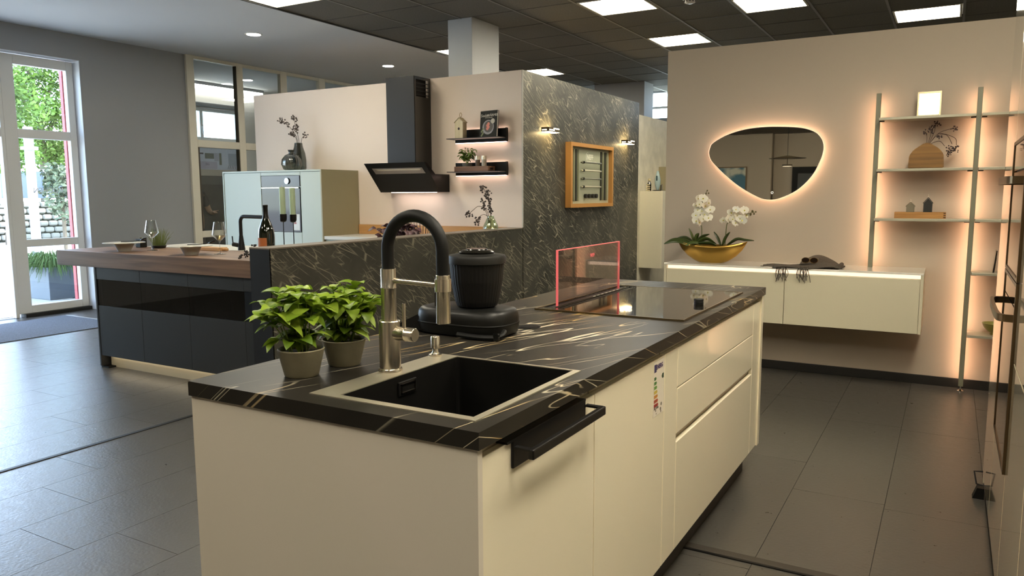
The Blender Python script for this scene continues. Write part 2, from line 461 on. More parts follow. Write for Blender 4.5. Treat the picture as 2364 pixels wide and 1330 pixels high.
# ceiling: plaster field on the window side, lay-in dark tiles elsewhere
ce = struct('ceiling', box(box(BM(), -9.22, 3.2, -6.2, 14.2, H + .03, H + .4), -11.2, -9.22, 6.75, 14.2, H + .03, H + .4), PLASTER, 'ceiling, light plaster by the windows and dark tiles elsewhere')
b_ = BM(); box(b_, -9.1, -6.045, -6.0, 14.0, H, H + .03); obj('plaster_panel', b_, PLASTER, ce)
obj('plaster_panel', box(BM(), -11.2, -9.1, 6.75, 14.2, H, H + .03), PLASTER, ce)
obj('edge_profile', box(BM(), -6.045, -6.02, -6.0, 14.0, H - .012, H + .03), mat('dark edge profile', (40, 40, 40), .6), ce)
MOD = .67
LIGHTS = {(-9, -7), (-9, -2), (-9, 1), (-5, -4), (-5, -1), (-3, -3), (-1, -1),
          (0, -9), (0, -10), (0, -13), (-1, -12), (0, -15), (-3, -16), (-5, -14), (-3, 3), (-9, -16), (-7, -10)}  # this row: unseen panels, added to light the island and the room
tm = BM(); box(tm, .01, MOD - .01, .01, MOD - .01, 0, .016)
tile0 = obj('ceiling_tile', tm, TILE_DARK, ce, local=True); first = True
tf = BM(); bars = BM()
for i in range(-9, 4):
    for j in range(-23, 6):
        x, y = i * MOD, 9.11 + (j + 1) * MOD
        if (i, j) in LIGHTS: continue
        if -9 <= i <= 0 and -7 <= j <= 5:
            if first: tile0.location = (x, y, H + .004); first = False
            else: share(tile0, 'ceiling_tile', ce, Matrix.Translation((x, y, H + .004)))
        else: box(tf, x + .01, x + MOD - .01, y + .01, y + MOD - .01, H + .004, H + .02)
obj('ceiling_tile_field', tf, TILE_DARK, ce, kind='stuff')
for i in range(-9, 5):
    b_ = BM(); box(b_, i * MOD - .012, i * MOD + .012, -6, 14, H - .001, H + .025); obj('grid_rail', b_, TBAR, ce)
for j in range(-22, 8):
    y = 9.11 + j * MOD
    if y > 14: break
    b_ = BM(); box(b_, -6.02, 2.7, y - .009, y + .009, H + .001, H + .025); obj('cross_rail', b_, mat('dark cross rail', (84, 82, 77), .6), ce)

# walls
def wall_run(bm, x0, x1, ya, yb, za, zb, holes):
    """wall along Y with rectangular holes (y0,y1,z0,z1)"""
    ys = sorted({ya, yb, *[h[0] for h in holes], *[h[1] for h in holes]})
    for a, b in zip(ys, ys[1:]):
        hs_ = [h for h in holes if h[0] <= a + 1e-6 and h[1] >= b - 1e-6]
        if not hs_: box(bm, x0, x1, a, b, za, zb); continue
        h = hs_[0]
        if h[2] > za + 1e-4: box(bm, x0, x1, a, b, za, h[2])
        if h[3] < zb - 1e-4: box(bm, x0, x1, a, b, h[3], zb)
    return bm
bm = wall_run(BM(), -9.22, -9.0, -6.0, 14.0, -.05, H + .03, [(2.2, 3.2, .1, 2.96), (3.5, 5.48, -.05, 2.96), (6.92, 12.0, -.05, 3.25)])
struct('wall_left', bm, WALL_GREY, 'grey painted wall with the shop entrance')
bm = BM()
for y in (5.48, 3.5): s = .004 if y > 4 else -.004; box(bm, -9.2, -9.003, min(y, y - s), max(y, y - s), 0, 2.96)
box(bm, -9.2, -9.003, 3.504, 5.476, 2.955, 2.9595)
struct('trim_3', bm, mat('white reveal', (222, 222, 224), .6), 'white plastered reveal around the shop entrance')
struct('wall_back', box(BM(), -9.2, 3.2, -6.2, -6.0, -.05, H + .03), WALL_TAUPE, 'wall behind the photographer')
struct('wall_right', box(BM(), 3.0, 3.2, -6.0, 14.0, -.05, H + .03), WALL_TAUPE, 'wall on the right of the showroom')
bm = BM(); box(bm, -11.2, -6.2, 14.0, 14.2, -.05, H + .03); box(bm, -3.2, 3.2, 14.0, 14.2, -.05, H + .03); box(bm, -6.2, -3.2, 14.0, 14.2, -.05, 2.78); box(bm, -6.2, -3.2, 14.0, 14.2, 3.245, H + .03)
struct('wall_far', bm, WALL_GREY, 'far end wall with a high window strip')
w4 = struct('window_4', box(BM(), -6.2, -3.2, 14.06, 14.1, 2.96, 3.0), FRAME_W, 'high window strip in the far wall')
obj('pane', box(BM(), -6.2, -3.2, 14.075, 14.085, 2.78, 3.245), GLASS, w4)

struct('wall_mirror', box(BM(), -2.06, 1.5, 6.15, 6.27, -.003, 2.515), WALL_TAUPE, 'taupe partition wall carrying the mirror and the shelves')
struct('baseboard_mirror', box(BM(), -2.06, 1.5, 6.136, 6.15, 0, .066, .002), mat('black skirting', (17, 15, 12), .5), 'black skirting board under the mirror wall')
struct('wall_niche', box(BM(), -7.79, -3.882, 6.99, 7.09, -.003, 2.635), WALL_BEIGE, 'beige partition wall carrying the cooker hood')
ws = struct('wall_stone', box(BM(), -3.98, -3.882, 7.09, 10.34, -.003, 2.635), WALL_BEIGE, 'partition wall clad in dark scratched stone')
obj('stone_panel', box(BM(), -3.882, -3.87, 6.988, 10.345, 0, 2.635), STONE, ws)
obj('edge_profile', box(BM(), -3.8825, -3.868, 6.982, 6.988, 1.03, 2.635), mat('pale edge', (196, 190, 178), .5), ws)
wl = struct('wall_low', box(BM(), -4.055, -3.888, 3.56, 6.985, -.003, 1.017), BLACK, 'waist high stone clad wall behind the island')
obj('stone_panel', box(BM(), -3.888, -3.876, 3.552, 6.985, 0, 1.017), STONE, wl)
obj('cap', box(BM(), -4.062, -3.872, 3.548, 6.985, 1.017, 1.028, .002), mat('brown grey cap', (122, 112, 100), .45), wl)
obj('end_panel', box(BM(), -4.06, -3.876, 3.548, 3.56, 0, 1.017), mat('black end panel', (22, 22, 23), .55), wl)
struct('pillar', box(BM(), -4.86, -4.55, 7.095, 7.66, 0, H + .02, .004), mat('pillar paint', (200, 203, 206), .7), 'square grey pillar rising behind the beige wall')
struct('pillar', box(BM(), -5.5, -4.59, 12.5, 12.94, 0, H + .02), mat('pillar paint b', (150, 152, 156), .7), 'wide grey pillar far behind the stone wall')

# light textured wall and bathroom furniture beyond the stone wall
struct('wall_bath', box(BM(), -4.0, -3.9, 10.36, 12.3, -.003, 2.485), mat('pale veined plaster', (206, 200, 180), .6, var=.06, vscale=5, bump=.1, bscale=30), 'pale veined partition at the far end of the stone wall')

# wall segments behind the photographer, seen in the mirror
struct('wall_rear', box(BM(), -5.6, -3.02, -3.12, -3.0, -.003, 2.5), WALL_TAUPE, 'taupe partition behind the photographer, left of the corner')
struct('wall_rear', box(BM(), -3.02, 1.4, -3.32, -3.2, -.003, 2.5), WALL_TAUPE, 'taupe partition behind the photographer, right of the corner')

# entrance: side light with glass panes, open doorway beside it
def framed(name, label, X, y0, y1, z0, z1, stiles, rails, panes, m=FRAME_W, d=.07, kind='structure'):
    bm = BM()
    for a, b in stiles: box(bm, X - d / 2, X + d / 2, a, b, z0, z1, .004, 1)
    o = struct(name, bm, m, label)
    for a, b, c, e in rails: obj('rail', box(BM(), X - d / 2 + .002, X + d / 2 - .002, a, b, c, e, .003, 1), m, o)
    for a, b, c, e in panes: obj('pane', box(BM(), X - .006, X + .006, a, b, c, e), GLASS, o)
    return o
w1 = framed('window_1', 'glazed side panel of the shop entrance in a white frame', -9.165, 4.66, 5.47, .04, 2.945, [(4.66, 4.80), (5.39, 5.47)],
       [(4.80, 5.39, z0, z1) for z0, z1 in ((.04, .127), (.80, .885), (2.03, 2.13), (2.84, 2.945))],
       [(4.795, 5.395, z0, z1) for z0, z1 in ((.12, .81), (.88, 2.04), (2.12, 2.85))])
obj('sill', box(BM(), -9.19, -9.08, 4.70, 5.475, 0, .04), mat('black threshold', (18, 17, 16), .5), w1)
RED = mat('red outer trim', (188, 66, 72), .5)
obj('outer_trim', box(BM(), -9.27, -9.215, 5.385, 5.44, .04, 2.95), RED, w1)
tx = mat('white glass lettering', (235, 240, 242), .6)
text_mesh('K\u00dcCHEN', .085, frame_mx((-9.157, 5.10, 1.44), (0, -1, 0), (0, 0, 1)), tx, 'lettering', w1, extr=.0004)
d1 = framed('door_1', 'open shop doorway with a glazed light above it', -9.165, 3.5, 4.66, 0, 2.945, [(3.5, 3.6), (4.62, 4.66)],
       [(3.6, 4.62, 2.03, 2.13), (3.6, 4.62, 2.84, 2.945)], [(3.59, 4.63, 2.12, 2.85)])
for (nm, ya, yb) in (('window_added', 2.2, 3.2),):  # unseen window, added to bring more daylight onto ceiling and floor
    framed(nm, 'unseen tall shop window added beside the entrance for daylight', -9.1, ya, yb, .1, 2.96, [(ya, ya + .09), (yb - .09, yb), ((ya + yb) / 2 - .05, (ya + yb) / 2 + .05)],
           [(ya, yb, .1, .19), (ya, yb, 2.03, 2.13), (ya, yb, 2.87, 2.96)], [(ya + .08, yb - .08, .18, 2.04), (ya + .08, yb - .08, 2.12, 2.88)])
bb = mat('black skirting', (17, 15, 12), .5)
struct('baseboard_left', box(BM(), -9.0, -8.985, 5.49, 6.92, 0, .07), bb, 'black skirting board on the grey wall')

# glass partition to the neighbouring room
sts = [(6.92, 7.04), (7.75, 7.865), (8.58, 8.71), (9.40, 9.545), (10.25, 10.38), (11.1, 11.23), (11.9, 12.0)]
rl, pn = [], []
for (a, b), (c, d) in zip(sts, sts[1:]):
    rl += [(b, c, 0, .08), (b, c, .80, .89), (b, c, 2.035, 2.135), (b, c, 3.205, H)]
    pn += [(b - .005, c + .005, .07, .81), (b - .005, c + .005, .88, 2.045), (b - .005, c + .005, 2.125, 3.21)]
w2 = framed('window_2', 'pale framed glass partition to the neighbouring room', -9.0, 6.92, 12.0, 0, H, sts, rl, pn, mat('pale frame', (228, 222, 204), .45))
sash = mat('bronze sash', (74, 68, 56), .4, metal=.3)
for z0, z1 in ((.89, 2.035), (2.135, 3.205)):
    s_ = BM(); tr = 7.04 if z0 < 1 else 7.74
    for a, b in (((7.04, 7.065), (7.735, 7.75)) if z0 < 1 else ((7.74, 7.75),)): box(s_, -9.03, -8.968, a, b, z0, z1)
    obj('sash', s_, sash, w2)

# neighbouring room
bm = wall_run(BM(), -11.2, -11.0, 6.85, 14.0, -.05, H + .03, [(8.35, 9.52, 2.31, 2.84)])
struct('wall_neighbour', bm, mat('neighbour wall', (214, 210, 204), .8), 'pale wall of the neighbouring room behind the glass')
struct('wall_neighbour_end', box(BM(), -11.0, -9.22, 6.75, 6.85, -.05, H + .03), WALL_GREY, 'end wall of the neighbouring room')
w3 = framed('window_3', 'bright window in the neighbouring room', -11.08, 8.35, 9.52, 2.31, 2.84, [(8.35, 8.40), (8.74, 8.80), (9.47, 9.52)], [(8.40, 9.47, 2.31, 2.36), (8.40, 9.47, 2.79, 2.84)], [(8.39, 9.48, 2.35, 2.80)])
obj('handle', box(BM(), -11.05, -11.02, 8.76, 8.78, 2.42, 2.54, .005), FRAME_W, w3)
obj('blind_rail', box(BM(), -11.0, -10.95, 8.3, 9.6, 2.87, 2.93, .01), mat('grey rail', (120, 122, 124), .5), w3)
# ---------------------------------------------------------------- ceiling lights
DIFF = emit('panel diffuser', PANEL_C, PANEL_E)
lab = {(-9, -7): 'square panel light at the top edge, left, beside the plaster ceiling', (-9, -2): 'square panel light half hidden by the square pillar', (-9, 1): 'small looking panel light just above the stone wall',
       (-5, -4): 'square panel light at the top edge, left of the smoke detector', (-5, -1): 'square panel light beside the top left corner of the mirror wall', (-3, -3): 'square panel light at the top edge, right of the smoke detector',
       (-1, -1): 'panel light near the top right corner above the shelves'}
pl0 = None
fm = BM()
for a in ((0, .02, 0, .63), (.61, .63, 0, .63), (.02, .61, 0, .02), (.02, .61, .61, .63)): box(fm, a[0], a[1], a[2], a[3], 0, .03)
for key in sorted(LIGHTS, key=lambda k: (k not in lab, k)):
    i, j = key; x, y = i * MOD + .02, 9.11 + (j + 1) * MOD + .02
    lb = lab.get(key, 'unseen square ceiling panel light added to light the room')
    if pl0 is None:
        pl0 = thing('ceiling_light', lb, 'ceiling light', (x, y, H - .004), group='ceiling panel lights')
        obj('frame', fm, mat('white metal frame', (220, 216, 200), .5), pl0, local=True)
        obj('diffuser', box(BM(), .02, .61, .02, .61, .004, .012), DIFF, pl0, local=True)
    else: dup(pl0, (x, y, H - .004), lb)
dl0 = None
for x, y, lb in ((-7.21, 6.51, 'round recessed downlight nearest to the entrance'), (-7.27, 9.06, 'round recessed downlight above the cooker hood'), (-7.2, 3.9, 'round recessed downlight outside the picture'), (-10.1, 8.95, 'round recessed downlight behind the glass partition')):
    if dl0 is None:
        dl0 = thing('downlight', lb, 'downlight', (x, y, H - .006), group='recessed downlights')
        r_ = BM(); lathe(r_, [(.075, .002), (.095, .0), (.1, .006), (.075, .006)], (0, 0, 0), 28); obj('ring', r_, WHITE_SATIN, dl0, local=True, smooth=True)
        d_ = BM(); cyl(d_, (0, 0, 0), .078, -.001, .0015, seg=24); obj('lens', d_, emit('downlight lens', (1, .96, .9), 40.0), dl0, local=True)
    else: dup(dl0, (x, y, H - .006), lb)
sd = thing('smoke_detector', 'white round smoke detector between two panel lights', 'smoke detector', (-2.30, 7.48, H))
b_ = BM(); lathe(b_, [(.07, 0), (.07, -.018), (.052, -.022), (.05, -.05), (.03, -.058), (.0001, -.058)], (-2.30, 7.48, H), 24); obj('body', b_, WHITE_SATIN, sd, smooth=True)
b_ = BM()
for k in range(10):
    a = 2 * PI * k / 10; cx, cy_ = -2.30 + .051 * math.cos(a), 7.48 + .051 * math.sin(a); box(b_, cx - .006, cx + .006, cy_ - .006, cy_ + .006, H - .048, H - .024)
obj('vent', b_, mat('grey vent', (120, 118, 112), .6), sd)

# ---------------------------------------------------------------- island
wt = thing('island_worktop', 'black marble look worktop of the white kitchen island', 'worktop', (-1.18, 2.49, .884))
b_ = BM()
X0, X1, Y0, Y1, Z0, Z1 = -1.60, -.757, 1.19, 3.79, .884, .92
hx0, hx1, hy0, hy1 = -1.20, -.806, 1.256, 1.743
box(b_, X0, hx0, Y0, Y1, Z0, Z1); box(b_, hx1, X1, Y0, Y1, Z0, Z1); box(b_, hx0, hx1, Y0, hy0, Z0, Z1); box(b_, hx0, hx1, hy1, Y1, Z0, Z1)
bmesh.ops.remove_doubles(b_, verts=b_.verts[:], dist=1e-5)
obj('slab', b_, MARBLE, wt)

def door(parent, y0, y1, z0, z1, m, X=-.771, t=.019, name='door', label=None):
    return obj(name, box(BM(), X - t, X, y0, y1, z0, z1, .0025, 2), m, parent, smooth=False, label=label)
CARC = mat('white carcass', (208, 203, 190), .5)
RAIL = mat('grip rail', (176, 168, 148), .4)
# sink unit with the end panel
s1 = thing('sink_cabinet', 'glossy white island cabinet below the sink, black edge handle', 'cabinet', (-1.18, 1.48, 0))
obj('side_panel', box(BM(), -1.597, -.764, 1.196, 1.213, 0, .882), PANEL_TAUPE, s1)
b_ = BM()
for a in ((-1.59, -1.575, 1.215, 1.771, .14, .882), (-1.575, -.80, 1.215, 1.23, .14, .882), (-1.575, -.80, 1.756, 1.771, .14, .882), (-1.575, -.80, 1.23, 1.756, .14, .16)): box(b_, *a)
obj('carcass', b_, CARC, s1)
obj('grip_rail', box(BM(), -.80, -.792, 1.215, 1.771, .80, .883), RAIL, s1)
dr = door(s1, 1.2155, 1.7695, .14, .858, WHITE_GLOSS)
hb = BM()
box(hb, -.7705, -.764, 1.335, 1.70, .80, .862, .002)                       # back plate
box(hb, -.80, -.764, 1.31, 1.70, .859, .864)                                # lip over the door edge
box(hb, -.764, -.722, 1.335, 1.352, .842, .848, .002); box(hb, -.764, -.722, 1.70, 1.716, .842, .848, .002)
box(hb, -.730, -.716, 1.335, 1.716, .826, .848, .003)
box(hb, -.766, -.764, 1.69, 1.716, .842, .848)
obj('handle', hb, BLACK_METAL, dr, label='black edge handle')
obj('plinth', box(BM(), -1.54, -.83, 1.215, 1.771, 0, .139), mat('dark plinth', (30, 28, 25), .5), s1)
# dishwasher unit
s2 = thing('dishwasher', 'glossy white island front carrying the energy label', 'dishwasher', (-1.18, 2.05, 0))
obj('body', box(BM(), -1.59, -.792, 1.775, 2.327, .14, .882), CARC, s2)
obj('plinth', box(BM(), -1.54, -.83, 1.775, 2.327, 0, .139), mat('dark plinth', (30, 28, 25), .5), s2)
obj('grip_rail', box(BM(), -.792, -.790, 1.775, 2.327, .80, .883), RAIL, s2)
dw = door(s2, 1.7735, 2.3275, .14, .858, WHITE_GLOSS)
lb_ = obj('energy_label', box(BM(), -.7710, -.7702, 2.222, 2.322, .676, .851), mat('label paper', (214, 205, 190), .5), s2, label='paper energy label with coloured bars')
XF = -.7700
cols = [(52, 92, 44), (64, 116, 52), (92, 138, 60), (190, 166, 62), (180, 118, 40), (158, 70, 44), (140, 44, 36)]
for k, c in enumerate(cols):
    z = .803 - k * .0145
    b2 = BM(); prism(b2, [(XF, 2.228, z), (XF, 2.244 + k * .0035, z), (XF, 2.249 + k * .0035, z - .005), (XF, 2.244 + k * .0035, z - .010), (XF, 2.228, z - .010)], (-.0004, 0, 0))
    obj('rating_bar', b2, mat('label bar %d' % k, c, .5), lb_)
text_mesh('ENERG', .02, frame_mx((XF, 2.276, .832), (0, 1, 0), (0, 0, 1)), mat('label violet', (66, 52, 96), .5), 'heading', lb_, bold=.0006)
obj('flag', box(BM(), XF - .0004, XF, 2.228, 2.248, .818, .843), mat('label blue', (44, 40, 92), .5), lb_)
b2 = BM(); prism(b2, [(XF, 2.318, .803), (XF, 2.304, .803), (XF, 2.298, .795), (XF, 2.304, .787), (XF, 2.318, .787)], (-.0004, 0, 0)); obj('class_arrow', b2, mat('label dark green', (40, 58, 34), .5), lb_)
GREYINK = mat('label ink', (96, 88, 78), .6)
text_mesh('86 kWh', .013, frame_mx((XF, 2.25, .706 - .004), (0, 1, 0), (0, 0, 1)), GREYINK, 'figures', lb_)
b2 = BM()
for (yy, zz, r) in ((2.298, .705, .006), (2.246, .694, .004), (2.292, .69, .006), (2.252, .683, .003), (2.296, .681, .004)): cyl(b2, (0, yy, zz), r, XF - .0004, XF, axis='X', seg=10)
obj('pictograms', b2, GREYINK, lb_)
# drawer unit
s3 = thing('drawer_cabinet', 'glossy white island drawer cabinet with recessed grip, farthest from camera', 'cabinet', (-1.18, 3.06, 0))
obj('carcass', box(BM(), -1.59, -.792, 2.333, 3.742, .14, .882), CARC, s3)
obj('plinth', box(BM(), -1.54, -.83, 2.333, 3.742, 0, .139), mat('dark plinth', (30, 28, 25), .5), s3)
obj('grip_rail', box(BM(), -.792, -.790, 2.333, 3.742, .80, .883), RAIL, s3)
door(s3, 2.3315, 2.4635, .14, .858, WHITE_GLOSS, name='filler_panel')
door(s3, 3.6045, 3.742, .14, .858, WHITE_GLOSS, name='filler_panel')
door(s3, 2.467, 3.601, .7185, .858, WHITE_GLOSS, name='drawer'); door(s3, 2.467, 3.601, .557, .7155, WHITE_GLOSS, name='drawer'); door(s3, 2.467, 3.601, .14, .528, WHITE_GLOSS, name='drawer')
obj('grip_channel', box(BM(), -.792, -.789, 2.467, 3.601, .52, .565), mat('steel channel', (150, 142, 122), .35, metal=.8), s3)
obj('side_panel', box(BM(), -1.597, -.764, 3.745, 3.786, .14, .882), WHITE_GLOSS, s3)

# ---------------------------------------------------------------- sink, tap, soap pump
sk = thing('sink', 'black undermount sink bowl in a steel frame', 'sink', (-1.02, 1.495, .92))
b_ = BM(); fx0, fx1, fy0, fy1 = -1.25, -.80, 1.245, 1.747; ox0, ox1, oy0, oy1 = -1.176, -.818, 1.267, 1.738
for a in ((fx0, ox0, fy0, fy1), (ox1, fx1, fy0, fy1), (ox0, ox1, fy0, oy0), (ox0, ox1, oy1, fy1)): box(b_, *a, .9195, .9225)
bmesh.ops.remove_doubles(b_, verts=b_.verts[:], dist=1e-5)
obj('frame', b_, STEEL_FLAT, sk)
b_ = BM(); box(b_, ox0 + .001, ox1 - .001, oy0 + .001, oy1 - .001, .725, .9205)
es = [e for e in b_.edges if abs(e.verts[0].co.z - e.verts[1].co.z) > .1 or (e.verts[0].co.z < .75 and e.verts[1].co.z < .75)]
bmesh.ops.bevel(b_, geom=es, offset=.014, segments=4, affect='EDGES', profile=.5)
bmesh.ops.delete(b_, geom=[f for f in b_.faces if f.calc_center_median().z > .9195], context='FACES')
bw = obj('bowl', b_, mat('black composite', (13, 12, 11), .38), sk)
md = bw.modifiers.new('shell', 'SOLIDIFY'); md.thickness = .004; md.offset = 1
ov = obj('overflow', box(BM(), -1.1752, -1.170, 1.472, 1.545, .869, .905, .002), mat('black rim', (22, 21, 20), .3), sk)
b_ = BM()
for a in ((1.479, 1.538, .896, .899), (1.479, 1.538, .874, .877), (1.479, 1.482, .874, .899), (1.535, 1.538, .874, .899)): box(b_, -1.171, -1.168, *a)
obj('overflow_ring', b_, CHROME, ov)
b_ = BM(); lathe(b_, [(.045, .7255), (.045, .7285), (.035, .7295), (.0001, .7295)], (-.997, 1.5, 0), 24); obj('drain', b_, mat('dark steel', (70, 68, 64), .3, metal=1), sk, smooth=True)

fc = thing('kitchen_tap', 'steel kitchen tap with black flexible hose beside the sink', 'tap', (-1.227, 1.51, .9225))
fx, fy = -1.227, 1.51
b_ = BM(); lathe(b_, [(.031, .9225), (.031, .928), (.029, .931), (.0272, .931), (.0272, 1.052), (.0255, 1.054), (.021, 1.054)], (fx, fy, 0), 32); obj('body', b_, STEEL, fc, smooth=True)
b_ = BM(); lathe(b_, [(.0195, 1.05), (.0195, 1.135), (.0202, 1.136), (.0202, 1.139), (.0195, 1.14), (.0195, 1.186)], (fx, fy, 0), 28); obj('column', b_, STEEL, fc, smooth=True)
R = .0838
pts = [(fx, fy, 1.184), (fx, fy, 1.205), (fx, fy, 1.225)] + [(x, fy, z) for x, z in arc(fx + R, 1.236, R, PI, 0, 20)] + [(fx + 2 * R, fy, 1.215), (fx + 2 * R, fy, 1.195), (fx + 2 * R, fy, 1.174)]
b_ = BM(); tube(b_, pts, .0158, 16); obj('hose', b_, mat('black rubber', (8, 8, 8), .55, spec=.3), fc, smooth=True, label='black flexible hose')
b_ = BM(); lathe(b_, [(.0155, 1.178), (.0168, 1.177), (.0168, 1.163), (.0178, 1.162), (.0178, 1.142), (.0170, 1.141), (.0178, 1.06), (.015, 1.058)], (fx + 2 * R, fy, 0), 28); sh_ = obj('spray_head', b_, STEEL, fc, smooth=True)
b_ = BM(); box(b_, fx + 2 * R - .022, fx + 2 * R - .0155, fy - .006, fy + .006, 1.10, 1.135, .002); obj('button', b_, mat('dark steel', (70, 68, 64), .3, metal=1), sh_)
b_ = BM(); tube(b_, [(fx + .014, fy, 1.156), (fx + .07, fy, 1.155), (fx + 2 * R - .012, fy, 1.152)], .0072, 12); arm = obj('arm', b_, STEEL, fc, smooth=True)
b_ = BM(); lathe(b_, [(.0205, 1.138), (.0205, 1.168)], (fx + 2 * R, fy, 0), 24); obj('holder_ring', b_, STEEL, arm, smooth=True)
b_ = BM(); lathe(b_, [(.0175, .02), (.0175, .052), (.018, .053), (.018, .055), (.0175, .056), (.0175, .079), (.016, .081)], (fx, fy, 1.022), 24, axis='X'); hub = obj('valve', b_, STEEL, fc, smooth=True)
b_ = BM(); tube(b_, [(fx + .047, fy, 1.036), (fx + .047, fy, 1.1)], .0048, 12); obj('lever', b_, STEEL, hub, smooth=True)
sp = thing('soap_pump', 'small steel soap pump at the back of the sink rim', 'soap dispenser', (-1.234, 1.718, .9225))
b_ = BM(); lathe(b_, [(.0185, .9225), (.0185, .927), (.012, .929), (.0085, .935), (.0085, .945), (.0105, .946), (.0105, .947)], (-1.234, 1.718, 0), 24); obj('base', b_, STEEL, sp, smooth=True)
b_ = BM(); lathe(b_, [(.0128, .945), (.0128, .976), (.0115, .978), (.0001, .978)], (-1.234, 1.718, 0), 24); obj('cap', b_, STEEL, sp, smooth=True)

# ---------------------------------------------------------------- basil pots
BASIL = leaf_material('basil leaf', (92, 122, 26), (148, 172, 54), .42, .25)
STEMG = mat('green stem', (120, 140, 60), .5)
POT = mat('clay grey pot', (134, 126, 102), .75, var=.07, vscale=14, bump=.1, bscale=40)
SOIL = mat('potting soil', (34, 28, 20), .95, bump=.6, bscale=90)
lm = leaf_mesh('basil_leaf', .058, .021, BASIL, fold=.25, droop=.32, n=6)
def basil(x, y, label, seed, hgt=.165, nst=17, lean=(0, 0)):
    rnd = random.Random(seed)
    t = thing('potted_basil', label, 'potted plant', (x, y, .92), group='basil pots on the island')
    b_ = BM(); lathe(b_, [(.001, .002), (.040, 0), (.0425, .003), (.0575, .066), (.0585, .068), (.0555, .070), (.053, .066), (.0525, .058)], (0, 0, 0), 28)
    obj('pot', b_, POT, t, smooth=True, local=True)
    b_ = BM(); lathe(b_, [(.0545, .057), (.03, .062), (.0001, .063)], (0, 0, 0), 20); obj('soil', b_, SOIL, t, local=True)
    sb = BM(); spots = []
    for k in range(nst):
        a = 2 * PI * k / nst + rnd.uniform(-.3, .3); r0 = rnd.uniform(.004, .034); rt = r0 * 1.7 + rnd.uniform(.0, .045)
        h = hgt * rnd.uniform(.62, 1.0) * (1 - .25 * (rt / .1) ** 2)
        p0 = Vector((r0 * math.cos(a), r0 * math.sin(a), .06)); p2 = Vector((rt * math.cos(a) + lean[0], rt * math.sin(a) + lean[1], .06 + h))
        p1 = (p0 + p2) / 2 + Vector((0, 0, .02)); cv = bez([p0, p1, p2], 5)
        tube(sb, cv, .0016, 5)
        for q, f in enumerate((.28, .55, .80, 1.0)):
            c = cv[min(len(cv) - 1, int(f * (len(cv) - 1)))]
            base_a = rnd.uniform(0, 2 * PI) if q < 3 else a
            for s in range(2 if q < 3 else 3):
                aa = base_a + s * (PI if q < 3 else 2 * PI / 3) + rnd.uniform(-.25, .25)
                el = rnd.uniform(-.35, .35) if q < 3 else rnd.uniform(.2, .7)
                spots.append((c.copy(), aa, el, rnd.uniform(-.3, .3), rnd.uniform(.7, 1.15) * (1 if q < 3 else .8)))
    obj('stems', sb, STEMG, t, local=True, smooth=True)
    for c, aa, el, ro, s in spots: share(lm, 'leaf', t, orient(c, aa, el, ro, s))
    return t
basil(-1.400, 1.372, 'bushy basil in a clay pot, nearer the worktop corner', 3, lean=(-.012, -.005))
basil(-1.392, 1.520, 'bushy basil in a clay pot, nearer the tap', 8, .15, lean=(.012, .01))

# ---------------------------------------------------------------- black case with ribbed bin, socket, hob
cs = thing('black_case', 'soft black padded case lying on the island worktop', 'case', (-1.36, 2.13, .92))
def pad(bm, cx, cy, a, b, prof, n=3.2, seg=40):
    rings = []
    for sc, z in prof:
        ring = []
        for k in range(seg):
            t = 2 * PI * k / seg; c, s_ = math.cos(t), math.sin(t)
            ring.append(bm.verts.new((cx + (a - (1 - sc) * .1) * math.copysign(abs(c) ** (2 / n), c), cy + (b - (1 - sc) * .1) * math.copysign(abs(s_) ** (2 / n), s_), z)))
        rings.append(ring)
    for p, q in zip(rings, rings[1:]):
        for k in range(seg): bm.faces.new((p[k], p[(k + 1) % seg], q[(k + 1) % seg], q[k]))
    bm.faces.new(list(reversed(rings[0]))); bm.faces.new(rings[-1])
    return bm
b_ = pad(BM(), -1.367, 2.09, .168, .108, [(.88, .9215), (.96, .926), (1., .94), (1., .975), (.97, .992), (.90, 1.002), (.78, 1.006)]); obj('body', b_, mat('black soft shell', (9, 9, 8), .42, spec=.35), cs, smooth=True)
b_ = pad(BM(), -1.367, 2.09, .170, .110, [(.99, .955), (1., .9565), (1., .9595), (.99, .961)]); obj('seam', b_, BLACK, cs, smooth=True)
b_ = BM(); prism(b_, [(-1.47, 2.01, .9215), (-1.61, 2.0, .9215), (-1.607, 2.0, .934), (-1.47, 2.01, 1.0)], (0, .15, 0)); bmesh.ops.bevel(b_, geom=b_.edges[:], offset=.006, segments=2, affect='EDGES'); obj('flap', b_, BLACK, cs, smooth=True)
b_ = BM(); tube(b_, bez([(-1.33, 1.972, .933), (-1.26, 1.974, .930), (-1.205, 1.985, .931), (-1.188, 2.005, .936), (-1.192, 2.03, .945)], 6), .0085, 8); obj('strap', b_, BLACK, cs, smooth=True)
b_ = BM(); box(b_, -1.205, -1.185, 1.978, 1.992, .9235, .945, .003); obj('buckle', b_, BLACK_GLOSS, cs)
b_ = BM()
tube(b_, bez([(-1.51, 2.02, .99), (-1.49, 2.12, 1.0), (-1.44, 2.18, 1.0)], 6), .004, 6); obj('zip', b_, BLACK_GLOSS, cs)
bn = thing('ribbed_bin', 'black ribbed bin with a lid standing on the black case', 'bin', (-1.337, 2.10, 1.0065))
cx, cy_ = -1.337, 2.10
b_ = BM(); lathe(b_, [(.058, 1.0065), (.066, 1.011), (.0715, 1.025), (.084, 1.09), (.0885, 1.145), (.0885, 1.15)], (cx, cy_, 0), 168, flute=.006, nfl=42); obj('body', b_, mat('black ribbed plastic', (9, 8, 8), .5, spec=.35), bn, smooth=False)
b_ = BM(); lathe(b_, [(.090, 1.148), (.096, 1.150), (.0965, 1.168), (.093, 1.175), (.062, 1.181), (.060, 1.179), (.0001, 1.179)], (cx, cy_, 0), 48); ld = obj('lid', b_, mat('black lid', (20, 19, 17), .5, spec=.35), bn, smooth=True)
